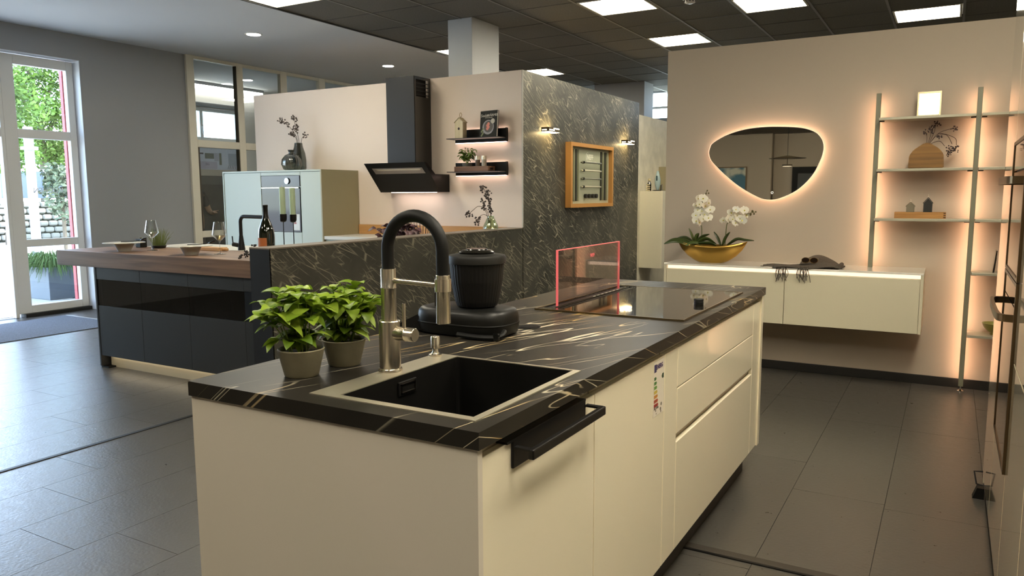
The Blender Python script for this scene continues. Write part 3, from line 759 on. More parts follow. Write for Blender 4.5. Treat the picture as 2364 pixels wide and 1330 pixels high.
b_ = BM(); lathe(b_, [(.056, 1.1795), (.058, 1.186), (.05, 1.191), (.036, 1.1925), (.034, 1.196), (.0001, 1.196)], (cx, cy_, 0), 40); obj('knob', b_, mat('dark gloss', (24, 23, 20), .2), ld, smooth=True)
b_ = BM(); tube(b_, bez([(cx - .088, cy_ + .02, 1.14), (cx - .104, cy_ + .02, 1.11), (cx - .098, cy_ + .02, 1.06), (cx - .072, cy_ + .02, 1.02)], 5), .006, 8); obj('handle', b_, BLACK, bn, smooth=True)
sc = thing('worktop_socket', 'flush round black socket cover in the worktop', 'socket', (-1.236, 2.262, .92))
b_ = BM(); lathe(b_, [(.042, .92), (.042, .9212), (.04, .922), (.0001, .922)], (-1.236, 2.262, 0), 36); obj('cover', b_, mat('dark cap', (22, 20, 18), .6, spec=.1), sc, smooth=True)
b_ = BM(); lathe(b_, [(.0435, .9198), (.0445, .9206), (.0425, .9207)], (-1.236, 2.262, 0), 36); obj('ring', b_, BLACK, sc)

hb_ = thing('induction_hob', 'black glass induction hob with raised glass downdraft screen', 'hob', (-1.10, 3.06, .92))
hx0, hx1, hy0, hy1 = -1.40, -.80, 2.618, 3.505
b_ = BM(); box(b_, -1.292, hx1 - .006, hy0 + .006, hy1 - .006, .9202, .926, .0015); obj('glass_plate', b_, mat('hob glass', (26, 23, 19), .03, spec=.9, coat=.5), hb_)
b_ = BM(); box(b_, hx0 + .006, -1.385, hy0 + .006, hy1 - .006, .9202, .9258); box(b_, -1.385, -1.292, hy0 + .006, hy0 + .05, .9202, .9258); box(b_, -1.385, -1.292, hy1 - .045, hy1 - .006, .9202, .9258); obj('vent_surround', b_, BLACK_GLOSS, hb_)
b_ = BM()
for a in ((hx0, hx0 + .006, hy0, hy1), (hx1 - .006, hx1, hy0, hy1), (hx0 + .006, hx1 - .006, hy0, hy0 + .006), (hx0 + .006, hx1 - .006, hy1 - .006, hy1)): box(b_, *a, .9201, .9268)
obj('trim', b_, mat('bronze trim', (120, 104, 76), .3, metal=.9), hb_)
vt = obj('vent_slot', box(BM(), -1.385, -1.292, hy0 + .05, hy1 - .045, .9202, .9212), mat('slot black', (6, 6, 6), .6), hb_)
b_ = BM()
for xx in (-1.348, -1.334, -1.312, -1.30): box(b_, xx, xx + .004, hy0 + .055, hy1 - .05, .9212, .9256)
obj('slot_rail', b_, mat('dark slot metal', (60, 52, 42), .3, metal=.8), vt)
b_ = BM()
for k in range(7): box(b_, -1.343, -1.337, 3.05 + k * .045, 3.074 + k * .045, .9256, .9262)
obj('touch_marks', b_, mat('pale print', (190, 184, 170), .5), vt)
gs = obj('glass_screen', box(BM(), -1.364, -1.356, 2.737, 3.392, .9215, 1.146), thin_glass('rosy glass', (248, 236, 233), .035, .4), hb_, label='raised clear glass screen with pink edges')
PINK = mat('pink lit edge', (226, 104, 108), .3, emis=(1, .2, .22), estr=.25)
b_ = BM(); box(b_, -1.3645, -1.3555, 2.734, 2.738, .9215, 1.149); box(b_, -1.3645, -1.3555, 3.391, 3.394, .9215, 1.149); box(b_, -1.3645, -1.3555, 2.738, 3.391, 1.146, 1.149); obj('edge', b_, PINK, gs)
text_mesh('NEFF', .022, frame_mx((-1.3552, 3.075, 1.105), (0, 1, 0), (0, 0, 1)), PINK, 'logo', gs)
kn = thing('control_dial', 'small black magnetic dial on the hob glass', 'dial', (-.868, 3.035, .926))
b_ = BM(); lathe(b_, [(.019, .926), (.0195, .928), (.0195, .936), (.0185, .937), (.0185, .938), (.0195, .939), (.0195, .946), (.0185, .9475), (.0001, .9475)], (-.868, 3.035, 0), 32); obj('knob', b_, BLACK, kn, smooth=True)
b_ = BM(); lathe(b_, [(.0187, .9365), (.0189, .9375), (.0187, .9385)], (-.868, 3.035, 0), 32); obj('band', b_, mat('dark steel', (70, 68, 64), .3, metal=1), kn)
# ---------------------------------------------------------------- mirror wall: sideboard
SB = mat('matt greige lacquer', (206, 198, 172), .4)
sb = thing('sideboard', 'wall hung white sideboard with a lit grip groove', 'sideboard', (-1.02, 5.93, .427))
x0, x1, y0, y1 = -1.915, -.132, 5.72, 6.149
obj('top', box(BM(), x0, x1, y0 - .004, y1, .826, .840, .002), mat('white glass top', (222, 218, 206), .14, coat=.3), sb)
for xa in (x0, x1 - .018): obj('side_panel', box(BM(), xa, xa + .018, y0, y1, .427, .826), SB, sb)
obj('carcass', box(BM(), x0 + .018, x1 - .018, y0 + .045, y1, .430, .826), SB, sb)
obj('door', box(BM(), x0 + .020, -1.0175, y0 + .002, y0 + .021, .429, .796, .0015), SB, sb); obj('door', box(BM(), -1.0135, x1 - .020, y0 + .002, y0 + .021, .429, .796, .0015), SB, sb)
obj('light_strip', box(BM(), x0 + .019, x1 - .019, y0 + .034, y0 + .0445, .797, .8255), emit('sideboard led', (1., .76, .52), 1.7), sb, label='glowing strip in the grip groove')

# ---------------------------------------------------------------- backlit mirror
MO = [(-1.696, 1.696), (-1.681, 1.754), (-1.618, 1.799), (-1.528, 1.838), (-1.409, 1.866), (-1.281, 1.876), (-1.156, 1.873), (-1.033, 1.862), (-0.96, 1.846), (-0.896, 1.816), (-0.856, 1.769), (-0.84, 1.714), (-0.847, 1.65), (-0.87, 1.585), (-0.903, 1.516), (-0.953, 1.451), (-1.014, 1.395), (-1.087, 1.354), (-1.161, 1.326), (-1.221, 1.321), (-1.278, 1.331), (-1.367, 1.374), (-1.463, 1.435), (-1.55, 1.505), (-1.628, 1.579), (-1.678, 1.636)]
cxm = sum(p[0] for p in MO) / len(MO); czm = sum(p[1] for p in MO) / len(MO)
out = [(v.x, v.z) for v in bez([(x, 0, z) for x, z in MO + MO[:2]], 4)][4:-1]
def mo(s, y): return [(cxm + (x - cxm) * s, y, czm + (z - czm) * s) for x, z in out]
mr = thing('wall_mirror', 'pebble shaped mirror glowing from behind on the taupe wall', 'mirror', (-1.22, 6.149, 1.32))
b_ = BM(); prism(b_, mo(1., 6.100), (0, .005, 0)); obj('mirror_glass', b_, mat('mirror silver', (200, 198, 190), .012, metal=1.), mr)
b_ = BM()
o1 = mo(1.004, 6.0985); o2 = mo(.99, 6.0985)
for i in range(len(o1)):
    j = (i + 1) % len(o1); vs = [b_.verts.new(p) for p in (o1[i], o1[j], o2[j], o2[i])]; b_.faces.new(vs)
obj('bevel_rim', b_, mat('frosted rim', (240, 205, 180), .4, emis=(1, .7, .5), estr=.6), mr)
b_ = BM(); prism(b_, mo(.90, 6.106), (0, .042, 0)); obj('back_box', b_, mat('white box', (220, 216, 210), .6), mr)
b_ = BM(); ring = mo(.94, 6.116)
for i in range(len(ring)):
    j = (i + 1) % len(ring)
    p, q = ring[i], ring[j]
    vs = [b_.verts.new(v) for v in (p, q, (q[0], q[1] + .022, q[2]), (p[0], p[1] + .022, p[2]))]; b_.faces.new(vs)
obj('light_strip', b_, emit('mirror led', (1, .62, .40), 20.0), mr)
b_ = BM()
for k in range(20):
    a0, a1 = 2 * PI * k / 20, 2 * PI * (k + 1) / 20
    vs = [b_.verts.new((-1.198 + r * math.cos(a), 6.0985, 1.377 + r * math.sin(a))) for r, a in ((.010, a0), (.010, a1), (.0055, a1), (.0055, a0))]; b_.faces.new(vs)
obj('touch_ring', b_, mat('touch ring', (240, 236, 226), .4, emis=(1, .95, .85), estr=.5), mr)

# ---------------------------------------------------------------- shelf ladder with lit posts
SHW = mat('pale aluminium', (176, 172, 152), .4, metal=.3)
POST = mat('olive grey post', (128, 126, 106), .45)
sv = thing('shelving', 'light wall shelving on slim posts lit from behind', 'shelf', (-.48, 6.03, 0))
LEDP = emit('post led', (1.0, .58, .36), 21.0)
for x, z0 in ((-.486, .8405), (.125, .035), (.74, .035)):
    p_ = obj('post', box(BM(), x - .015, x + .015, 6.032, 6.068, z0, 2.065, .002), POST, sv)
    obj('light_strip', box(BM(), x - .012, x + .012, 6.068, 6.072, z0 + .03, 2.03), LEDP, p_)
    obj('bracket', box(BM(), x - .006, x + .006, 6.072, 6.149, 2.052, 2.062), POST, p_)
for x in (.125, .74):
    b_ = BM(); lathe(b_, [(.024, .0005), (.024, .004), (.006, .013), (.005, .036)], (x, 6.05, 0), 16); obj('foot', b_, CHROME, sv, smooth=True)
SH = []
for xa, xb in ((-.470, .109), (.141, .724)):
    for z in (1.880, 1.528, 1.185): SH.append((xa, xb, z))
for z in (.829, .404): SH.append((.141, .724, z))
clip_m = mat('dark clip', (60, 56, 48), .4)
for xa, xb, z in SH:
    s_ = obj('shelf', box(BM(), xa, xb, 5.945, 6.145, z - .009, z + .009, .0015), SHW, sv)
    for xx in (xa, xb - .03): obj('clip', box(BM(), xx, xx + .03, 6.0, 6.03, z - .016, z - .009), clip_m, s_)

def branch(parent, stems, clusters, br, sm, bmt, seed=1, sr=.0018):
    rnd = random.Random(seed); b_ = BM()
    for s in stems: tube(b_, bez(s, 5) if len(s) > 2 else s, sr, 5)
    bb_ = BM()
    for c, r, n in clusters:
        c = Vector(c)
        for k in range(n):
            d = Vector((rnd.gauss(0, 1), rnd.gauss(0, 1), rnd.gauss(0, 1))).normalized() * r * rnd.uniform(.3, 1) ** .6
            p = c + d; sph(bb_, p, br * rnd.uniform(.8, 1.15), 7)
            if k % 2 == 0: tube(b_, [c + d * .05, p], sr * .55, 4)
    obj('twigs', b_, sm, parent, smooth=True)
    obj('berries', bb_, bmt, parent, smooth=True, kind='stuff')
TWIG = mat('dark twig', (58, 40, 28), .7); BERRY = mat('dark berry', (40, 22, 24), .4)

pf = thing('photo_frame', 'small silver photo frame on the top shelf', 'photo frame', (-.172, 6.05, 1.8895))
mxp = Matrix.Translation((-.172, 6.04, 1.8895)) @ Matrix.Rotation(-.10, 4, 'X')
b_ = BM()
for a in ((-.072, -.062, 0, .17), (.062, .072, 0, .17), (-.062, .062, 0, .010), (-.062, .062, .158, .17)): box(b_, a[0], a[1], 0, .012, a[2], a[3])
b_.transform(mxp); obj('frame', b_, mat('silver frame', (150, 140, 112), .3, metal=.9), pf)
b_ = BM(); box(b_, -.062, .062, .004, .008, .010, .158); b_.transform(mxp); obj('picture', b_, mat('silvered print', (232, 226, 190), .08, metal=.9), pf)
b_ = BM(); box(b_, -.02, .02, .012, .018, .0, .12); b_.transform(Matrix.Translation((-.172, 6.088, 1.8895)) @ Matrix.Rotation(.25, 4, 'X')); obj('stand', b_, BLACK, pf)

vs_ = thing('wooden_vase', 'angular wooden vase with dark berry twigs on the middle shelf', 'vase', (-.168, 6.045, 1.537))
VP = [(-.278, 1.5375), (-.275, 1.627), (-.249, 1.665), (-.187, 1.71), (-.157, 1.712), (-.096, 1.671), (-.067, 1.634), (-.061, 1.5375)]
b_ = BM(); prism(b_, [(x, 6.015, z) for x, z in VP], (0, .06, 0)); bmesh.ops.bevel(b_, geom=b_.edges[:], offset=.006, segments=2, affect='EDGES'); obj('body', b_, wood('honey wood', (108, 74, 30), (150, 108, 50), 'X', .55, 1.6), vs_)
Yv = 6.045
def P(l): return [(x, Yv + .0, z) for x, z in l]
branch(vs_, [P(l) for l in ([(-.172, 1.70), (-.175, 1.762), (-.186, 1.784)], [(-.167, 1.70), (-.151, 1.772), (-.163, 1.822)], [(-.162, 1.70), (-.132, 1.782), (-.125, 1.837)], [(-.16, 1.70), (-.102, 1.775), (-.022, 1.804)], [(-.16, 1.70), (-.102, 1.77), (-.008, 1.739), (.006, 1.689)], [(-.16, 1.70), (-.099, 1.721), (-.063, 1.686)], [(-.102, 1.77), (-.053, 1.757), (-.02, 1.698)])],
       [((-.181, Yv, 1.784), .022, 8), ((-.153, Yv, 1.812), .022, 12), ((-.118, Yv, 1.835), .024, 14), ((-.150, Yv, 1.79), .02, 8), ((-.012, Yv, 1.799), .024, 11), ((-.033, Yv, 1.663), .03, 16), ((.004, Yv, 1.664), .03, 16), ((-.035, Yv, 1.628), .022, 9), ((-.1, Yv, 1.75), .024, 9)], .0052, TWIG, BERRY, 4)

tr = thing('wooden_tray', 'long wooden tray box on the lower shelf', 'tray', (-.188, 6.04, 1.1945))
b_ = BM(); box(b_, -.345, -.03, 5.99, 6.0, 1.1945, 1.238); box(b_, -.345, -.03, 6.08, 6.09, 1.1945, 1.238); box(b_, -.345, -.335, 6.0, 6.08, 1.1945, 1.238); box(b_, -.04, -.03, 6.0, 6.08, 1.1945, 1.238); box(b_, -.335, -.04, 6.0, 6.08, 1.1945, 1.232); obj('box', b_, wood('amber wood', (146, 98, 46), (188, 138, 76), 'X', .55, 1.6), tr)
b_ = BM()
for z in (1.199, 1.213, 1.227): box(b_, -.0445, -.031, 5.9885, 5.9902, z, z + .007)
obj('corner_joint', b_, mat('dark end grain', (84, 52, 24), .6), tr)
def house_candle(x, hw, hb, ht, m, label, z=1.2325):
    t = thing('house_candle', label, 'candle', (x, 6.04, z), group='house candles in the tray')
    b_ = BM(); prism(b_, [(x - hw, 6.02, z), (x + hw, 6.02, z), (x + hw, 6.02, z + hb), (x, 6.02, z + ht), (x - hw, 6.02, z + hb)], (0, .04, 0)); obj('body', b_, m, t)
    b_ = BM(); prism(b_, [(x - hw - .004, 6.018, z + hb - .003), (x, 6.018, z + ht + .003), (x + hw + .004, 6.018, z + hb - .003), (x + hw + .004, 6.018, z + hb + .003), (x, 6.018, z + ht + .009), (x - hw - .004, 6.018, z + hb + .003)], (0, .044, 0)); obj('roof', b_, m, t)
    b_ = BM(); box(b_, x - .004, x + .004, 6.036, 6.044, z + ht, z + ht + .012); tube(b_, bez([(x, 6.04, z + ht + .01), (x + .001, 6.04, z + ht + .02), (x - .002, 6.04, z + ht + .028)], 4), .0012, 5); obj('wick', b_, mat('pale wick', (214, 206, 188), .8), t)
    b_ = BM(); box(b_, x - hw * .5, x + hw * .5, 6.0185, 6.02, z, z + hb * .55); obj('door_relief', b_, m, t)
house_candle(-.249, .025, .045, .068, mat('grey wax', (120, 112, 92), .6), 'smaller grey house shaped candle')
house_candle(-.142, .027, .066, .100, mat('black wax', (34, 34, 30), .5), 'taller black house shaped candle')
bk = thing('black_tablet', 'slim black frame leaning on the right shelf', 'frame', (.262, 6.04, .838))
b_ = BM(); box(b_, 0, .008, -.06, .06, 0, .148); b_.transform(Matrix.Translation((.262, 6.05, .8385)) @ Matrix.Rotation(.09, 4, 'Y')); obj('panel', b_, BLACK_GLOSS, bk)
b_ = BM(); box(b_, .008, .012, -.02, .02, 0, .1); b_.transform(Matrix.Translation((.262, 6.05, .8385)) @ Matrix.Rotation(.09, 4, 'Y')); obj('stand', b_, BLACK, bk)
gb = thing('green_bowl', 'olive green footed bowl on the lowest shelf', 'bowl', (.30, 6.045, .413))
b_ = BM(); lathe(b_, [(.026, .413), (.026, .420), (.022, .424), (.045, .440), (.066, .466), (.076, .492), (.073, .492), (.062, .468), (.04, .445), (.0001, .436)], (.30, 6.045, 0), 32); obj('bowl', b_, mat('olive glaze', (138, 134, 66), .3), gb, smooth=True)
b_ = BM(); lathe(b_, [(.0735, .4915), (.0755, .4935), (.077, .4915)], (.30, 6.045, 0), 32); obj('rim', b_, mat('pale olive rim', (160, 154, 92), .35), gb, smooth=True)

# ---------------------------------------------------------------- orchid in gold boat bowl
oc = thing('orchid_planter', 'two white orchids in a golden boat shaped bowl', 'orchid', (-1.6, 5.90, .84))
GOLD = mat('brushed gold', (190, 152, 76), .28, metal=1.)
b_ = BM(); rows = []
prof = [(0., 0.0), (.18, .35), (.42, .68), (.70, .90), (1., 1.0)]
for t, s in ((0, .0), (.0, .36), (.12, .50), (.35, .70), (.62, .86), (.85, .95), (1., 1.0)):
    row = []
    for k in range(36):
        a = 2 * PI * k / 36; lx, ly = .272 * s, .085 * (s ** .8 if s > 0 else 0)
        ca, sa = math.cos(a), math.sin(a)
        zz = .8402 + .135 * t + (.032 * abs(ca) ** 2.5) * t ** 1.5
        row.append(b_.verts.new((-1.598 + lx * ca, 5.90 + ly * sa * (1 - .35 * abs(ca) ** 3), zz)))
    rows.append(row)
for a, b in zip(rows, rows[1:]):
    for k in range(36):
        try: b_.faces.new((a[k], a[(k + 1) % 36], b[(k + 1) % 36], b[k]))
        except Exception: pass
bmesh.ops.remove_doubles(b_, verts=b_.verts[:], dist=1e-4)
bo = obj('bowl', b_, GOLD, oc, smooth=True); md = bo.modifiers.new('shell', 'SOLIDIFY'); md.thickness = .004; md.offset = -1
b_ = BM(); lathe(b_, [(.2, .962), (.1, .966), (.0001, .967)], (0, 0, 0), 24); b_.transform(Matrix.Translation((-1.598, 5.90, 0)) @ Matrix.Diagonal((1.2, .36, 1, 1))); obj('moss', b_, mat('dark moss', (50, 54, 28), .95, bump=.6, bscale=60), oc)
OLEAF = leaf_material('orchid leaf', (38, 52, 22), (74, 88, 40), .35)
def strap_leaf(pts, w, y0=5.88):
    """thick strap leaf along a curve in x,z; widens then tapers"""
    cv = bez([(x, y0 + dy, z) for x, dy, z in pts], 6); b_ = BM(); rows = []
    for i, p in enumerate(cv):
        t = i / (len(cv) - 1); ww = w * (math.sin(PI * (.12 + .86 * t)) ** .7)
        tg = (cv[min(i + 1, len(cv) - 1)] - cv[max(i - 1, 0)]).normalized(); wv = (Vector((-tg.z, 0, tg.x)) * .62 - Vector((0, .78, 0))) * ww; up = Vector((0, -.3, .3)) * ww
        rows.append((b_.verts.new(p + wv + up), b_.verts.new(p), b_.verts.new(p - wv + up)))
    for a, b in zip(rows, rows[1:]): b_.faces.new((a[0], a[1], b[1], b[0])); b_.faces.new((a[1], a[2], b[2], b[1]))
    o = obj('leaf', b_, OLEAF, oc, smooth=True); m_ = o.modifiers.new('t', 'SOLIDIFY'); m_.thickness = .002
LV = [([(-1.723, 0, .975), (-1.744, -.01, 1.045), (-1.77, -.015, 1.103)], .012), ([(-1.723, 0, .975), (-1.705, -.02, 1.037), (-1.686, -.03, 1.068)], .02), ([(-1.719, 0, .98), (-1.671, .01, 1.033), (-1.616, .02, 1.06)], .018), ([(-1.723, 0, .98), (-1.808, .02, 1.02), (-1.888, .03, 1.015)], .022),
      ([(-1.733, 0, .98), (-1.867, -.02, 1.0), (-1.963, -.03, .976)], .03), ([(-1.709, 0, .985), (-1.632, .0, 1.019), (-1.554, .0, .985)], .024), ([(-1.521, 0, .975), (-1.546, .0, 1.031), (-1.578, .0, 1.08)], .013), ([(-1.511, 0, .975), (-1.485, .0, 1.037), (-1.455, 0, 1.08)], .014),
      ([(-1.47, 0, .98), (-1.395, -.02, 1.025), (-1.331, -.02, 1.02), (-1.269, -.02, 1.021)], .018), ([(-1.69, -.02, .985), (-1.597, -.04, .99), (-1.544, -.05, .978)], .022), ([(-1.68, -.02, .985), (-1.73, -.05, .99), (-1.775, -.07, .968)], .022)]
for pts, w_ in LV: strap_leaf(pts, w_)
OST = mat('orchid stem', (88, 92, 48), .5)
for st in ([(-1.69, .97), (-1.681, 1.003), (-1.678, 1.094), (-1.692, 1.19), (-1.683, 1.286), (-1.665, 1.343), (-1.643, 1.40)], [(-1.50, .97), (-1.495, .988), (-1.487, 1.121), (-1.474, 1.15), (-1.418, 1.168), (-1.351, 1.212), (-1.269, 1.236)]):
    b_ = BM(); tube(b_, bez([(x, 5.90, z) for x, z in st], 5), [.0045 - .003 * i / 40 for i in range(len(st) * 5 - 4)], 6); obj('stem', b_, OST, oc, smooth=True)
PETAL = mat('white petal', (238, 234, 218), .55); HEART = mat('orchid heart', (196, 186, 70), .5)
fb = BM()   # one flower facing -Y, about 7 cm wide
def petal(bm, L, W, ang, cup=.25, n=5):
    rows = []
    for i in range(n + 1):
        t = i / n; w_ = W * math.sin(PI * (.08 + .90 * t)) ** .6; r = L * t; y = -cup * L * math.sin(t * 1.6) * .4
        pts = [(-w_, r, y - .12 * w_), (0, r, y), (w_, r, y - .12 * w_)]
        rows.append([bm.verts.new((p[0] * math.cos(ang) + p[1] * math.sin(ang), p[2], -p[0] * math.sin(ang) + p[1] * math.cos(ang))) for p in pts])
    for a, b in zip(rows, rows[1:]): bm.faces.new((a[0], a[1], b[1], b[0])); bm.faces.new((a[1], a[2], b[2], b[1]))
petal(fb, .036, .021, 1.35); petal(fb, .036, .021, -1.35); petal(fb, .032, .012, 0); petal(fb, .030, .011, 2.5); petal(fb, .030, .011, -2.5); petal(fb, .016, .008, PI, cup=1.2)
fme = bpy.data.meshes.new('orchid_flower'); fb.to_mesh(fme); fb.free(); fme.materials.append(PETAL)
for p in fme.polygons: p.use_smooth = True
hb2 = BM(); sph(hb2, (0, -.004, -.002), .0055, 8); hme = bpy.data.meshes.new('flower_heart'); hb2.to_mesh(hme); hb2.free(); hme.materials.append(HEART)
F1 = [(-1.706, 1.334), (-1.670, 1.334), (-1.729, 1.281), (-1.693, 1.291), (-1.659, 1.276), (-1.626, 1.30), (-1.615, 1.248), (-1.711, 1.245), (-1.678, 1.238), (-1.725, 1.205), (-1.648, 1.214), (-1.722, 1.161), (-1.690, 1.150), (-1.62, 1.185), (-1.66, 1.18)]
F2 = [(-1.510, 1.171), (-1.475, 1.178), (-1.453, 1.228), (-1.412, 1.25), (-1.438, 1.179), (-1.413, 1.150), (-1.406, 1.203), (-1.377, 1.184), (-1.352, 1.245), (-1.341, 1.208), (-1.359, 1.172)]
for k, (x, z) in enumerate(F1 + F2):
    mx = Matrix.Translation(Vector((x, 5.875 + random.uniform(-.02, .03), z)) - Vector((-1.6, 5.90, .84))) @ Matrix.Rotation(random.uniform(-.7, .9) + .5, 4, 'Z') @ Matrix.Rotation(random.uniform(-.4, .4), 4, 'X') @ Matrix.Rotation(random.uniform(-.4, .4), 4, 'Y') @ Matrix.Scale(random.uniform(.85, 1.15), 4)
    f_ = share(fme, 'flower', oc, mx); share(hme, 'flower_heart', f_, Matrix())
b_ = BM()
for x, z, r in ((-1.643, 1.395, .006), (-1.652, 1.372, .007), (-1.632, 1.375, .006), (-1.668, 1.362, .006), (-1.297, 1.238, .009), (-1.31, 1.215, .009), (-1.285, 1.22, .007), (-1.272, 1.234, .006)): sph(b_, (x, 5.9, z), r, 8, 1.2)
obj('buds', b_, mat('orchid bud', (92, 84, 46), .5), oc, smooth=True)

# ---------------------------------------------------------------- scarf with fringe and sunglasses
SCARF = mat('taupe wool', (84, 76, 66), .95, var=.08, vscale=90, bump=.4, bscale=220)
sf = thing('wool_scarf', 'folded taupe wool scarf with fringe draped over the sideboard edge', 'scarf', (-.9, 5.85, .8405))
def cloth(bm, fn, nx, ny, th):
    g = [[bm.verts.new(fn(i / nx, j / ny)) for j in range(ny + 1)] for i in range(nx + 1)]
    for i in range(nx):
        for j in range(ny): bm.faces.new((g[i][j], g[i + 1][j], g[i + 1][j + 1], g[i][j + 1]))
def lay1(u, v):   # long folded body, rises to a fold at its right end
    x = -1.10 + .45 * u; y = 5.722 + .24 * v + .05 * (1 - u) * (v - .5)
    z = .8435 + .018 * math.sin(PI * v) * (.4 + u) + .012 * u + .006 * math.sin(9 * u + 4 * v)
    if u > .9: z -= (u - .9) * .22 * (.3 + v)
    return (x, y, z)
def lay2(u, v):   # upper fold lifting towards the wall
    x = -.93 + .285 * u; y = 5.80 + .20 * v
    z = .862 + .072 * max(0, math.sin(PI * min(1, u * 1.05 + .08))) ** 1.2 * v ** .8 * (1 - .55 * u) + .010 * math.sin(PI * v) - (.018 * (u - .75) * 4 if u > .75 else 0)
    return (x, y, z)
b_ = BM(); cloth(b_, lay1, 30, 12, 0); o = obj('lower_fold', b_, SCARF, sf, smooth=True); o.modifiers.new('t', 'SOLIDIFY').thickness = .006
b_ = BM(); cloth(b_, lay2, 22, 10, 0); o = obj('upper_fold', b_, SCARF, sf, smooth=True); o.modifiers.new('t', 'SOLIDIFY').thickness = .006
b_ = BM(); tube(b_, bez([(-.67, 5.735, .856), (-.662, 5.82, .858), (-.665, 5.95, .860)], 5), .015, 10); obj('end_roll', b_, SCARF, sf, smooth=True)
b_ = BM(); rnd = random.Random(5)
for xa, xb, n in ((-1.075, -1.0, 15), (-.925, -.855, 14)):
    for k in range(n):
        x = xa + (xb - xa) * k / (n - 1); ln = rnd.uniform(.05, .10)
        tube(b_, bez([(x, 5.735, .852), (x + rnd.uniform(-.006, .006), 5.706, .842), (x + rnd.uniform(-.008, .012), 5.7035, .80), (x + rnd.uniform(-.012, .02), 5.704, .835 - ln)], 3), .0022, 4)
for k in range(12):
    a = rnd.uniform(-.9, .5); x, y = -1.095 - .0, 5.74 + .015 * k
    tube(b_, bez([(x, y, .848), (x - .04, y + .03 * a, .849), (x - .07 - rnd.uniform(0, .03), y + .05 * a, .8435)], 3), .0022, 4)
obj('fringe', b_, SCARF, sf, smooth=True)
sg = thing('sunglasses', 'dark sunglasses with metal rims lying on the scarf', 'sunglasses', (-.86, 5.80, .878))
LENS = mat('dark brown lens', (30, 20, 14), .08)
for x, w_ in ((-.885, .026), (-.829, .026)):
    b_ = BM(); lathe(b_, [(.0001, -.003), (w_, -.002), (w_, .002), (.0001, .003)], (0, 0, 0), 24); b_.transform(Matrix.Translation((x, 5.772, .895)) @ Matrix.Rotation(1.25, 4, 'X') @ Matrix.Diagonal((1, .75, 1, 1))); obj('lens', b_, LENS, sg, smooth=True)
    b_ = BM(); tube(b_, [(w_ * math.cos(2 * PI * k / 24), .75 * w_ * math.sin(2 * PI * k / 24), 0) for k in range(25)], .0018, 6, cap=False); b_.transform(Matrix.Translation((x, 5.771, .895)) @ Matrix.Rotation(1.25, 4, 'X')); obj('rim', b_, mat('gilt rim', (150, 120, 70), .25, metal=1), sg, smooth=True)
b_ = BM(); tube(b_, [(-.859, 5.772, .902), (-.855, 5.772, .902)], .0018, 6); obj('bridge', b_, mat('gilt rim', (150, 120, 70), .25, metal=1), sg)
b_ = BM()
for x in (-.911, -.803): tube(b_, bez([(x, 5.772, .902), (x * .98 - .017, 5.83, .905), (x * .96 - .034, 5.88, .898)], 5), .0018, 6)
obj('temple', b_, LENS, sg, smooth=True)

# ---------------------------------------------------------------- tall cabinets on the right
GR = mat('greige gloss', (232, 220, 192), .07, spec=.5, coat=.9)
def tall(name, label, y0, y1, fronts, side=False, zt=2.45):
    t = thing(name, label, 'cabinet', (.5, (y0 + y1) / 2, 0))
    if fronts is not None: obj('carcass', box(BM(), .222, .82, y0 + .001, y1 - .001, .1, zt), CARC, t)
    obj('plinth', box(BM(), .25, .80, y0, y1, 0, .0995), mat('dark plinth', (30, 28, 25), .5), t)
    for z0, z1 in (fronts or []): obj('door', box(BM(), .20, .2215, y0 + .002, y1 - .002, z0, z1, .002), GR, t)
    if side: obj('side_panel', box(BM(), .202, .82, y1, y1 + .02, 0, zt), GR, t)
    return t
tall('tall_cabinet', 'tall glossy cabinet beside the shelves', 3.532, 4.13, [(.055, 2.45)], side=True)
tall('tall_cabinet', 'tall glossy cabinet at the right picture edge', 2.256, 2.862, [(.055, .828), (.833, 2.45)])
tall('tall_cabinet', 'tall glossy cabinet beside the camera', 1.65, 2.252, [(.055, .828), (.833, 2.45)])
ot = thing('oven_cabinet', 'tall glossy cabinet housing two bronze ovens', 'cabinet', (.5, 3.2, 0))
obj('plinth', box(BM(), .25, .80, 2.866, 3.528, 0, .0995), mat('dark plinth', (30, 28, 25), .5), ot)
b_ = BM()
for a in ((.222, .82, 2.866, 2.872, .1, 2.45), (.222, .82, 3.478, 3.528, .1, 2.45), (.222, .82, 2.872, 3.478, .1, .455), (.222, .82, 2.872, 3.478, 1.56, 2.45), (.80, .82, 2.872, 3.478, .455, 1.56)): box(b_, *a)
obj('carcass', b_, CARC, ot)
obj('door', box(BM(), .20, .2215, 2.868, 3.526, .055, .452, .002), GR, ot); obj('door', box(BM(), .20, .2215, 2.868, 3.526, 1.562, 2.45, .002), GR, ot)
obj('filler_panel', box(BM(), .20, .2215, 3.481, 3.526, .4555, 1.558, .002), GR, ot)
BRZ = mat('bronze metal', (98, 80, 58), .32, metal=.85)
OVG = mat('oven glass', (30, 26, 22), .03, spec=.8, coat=.6)
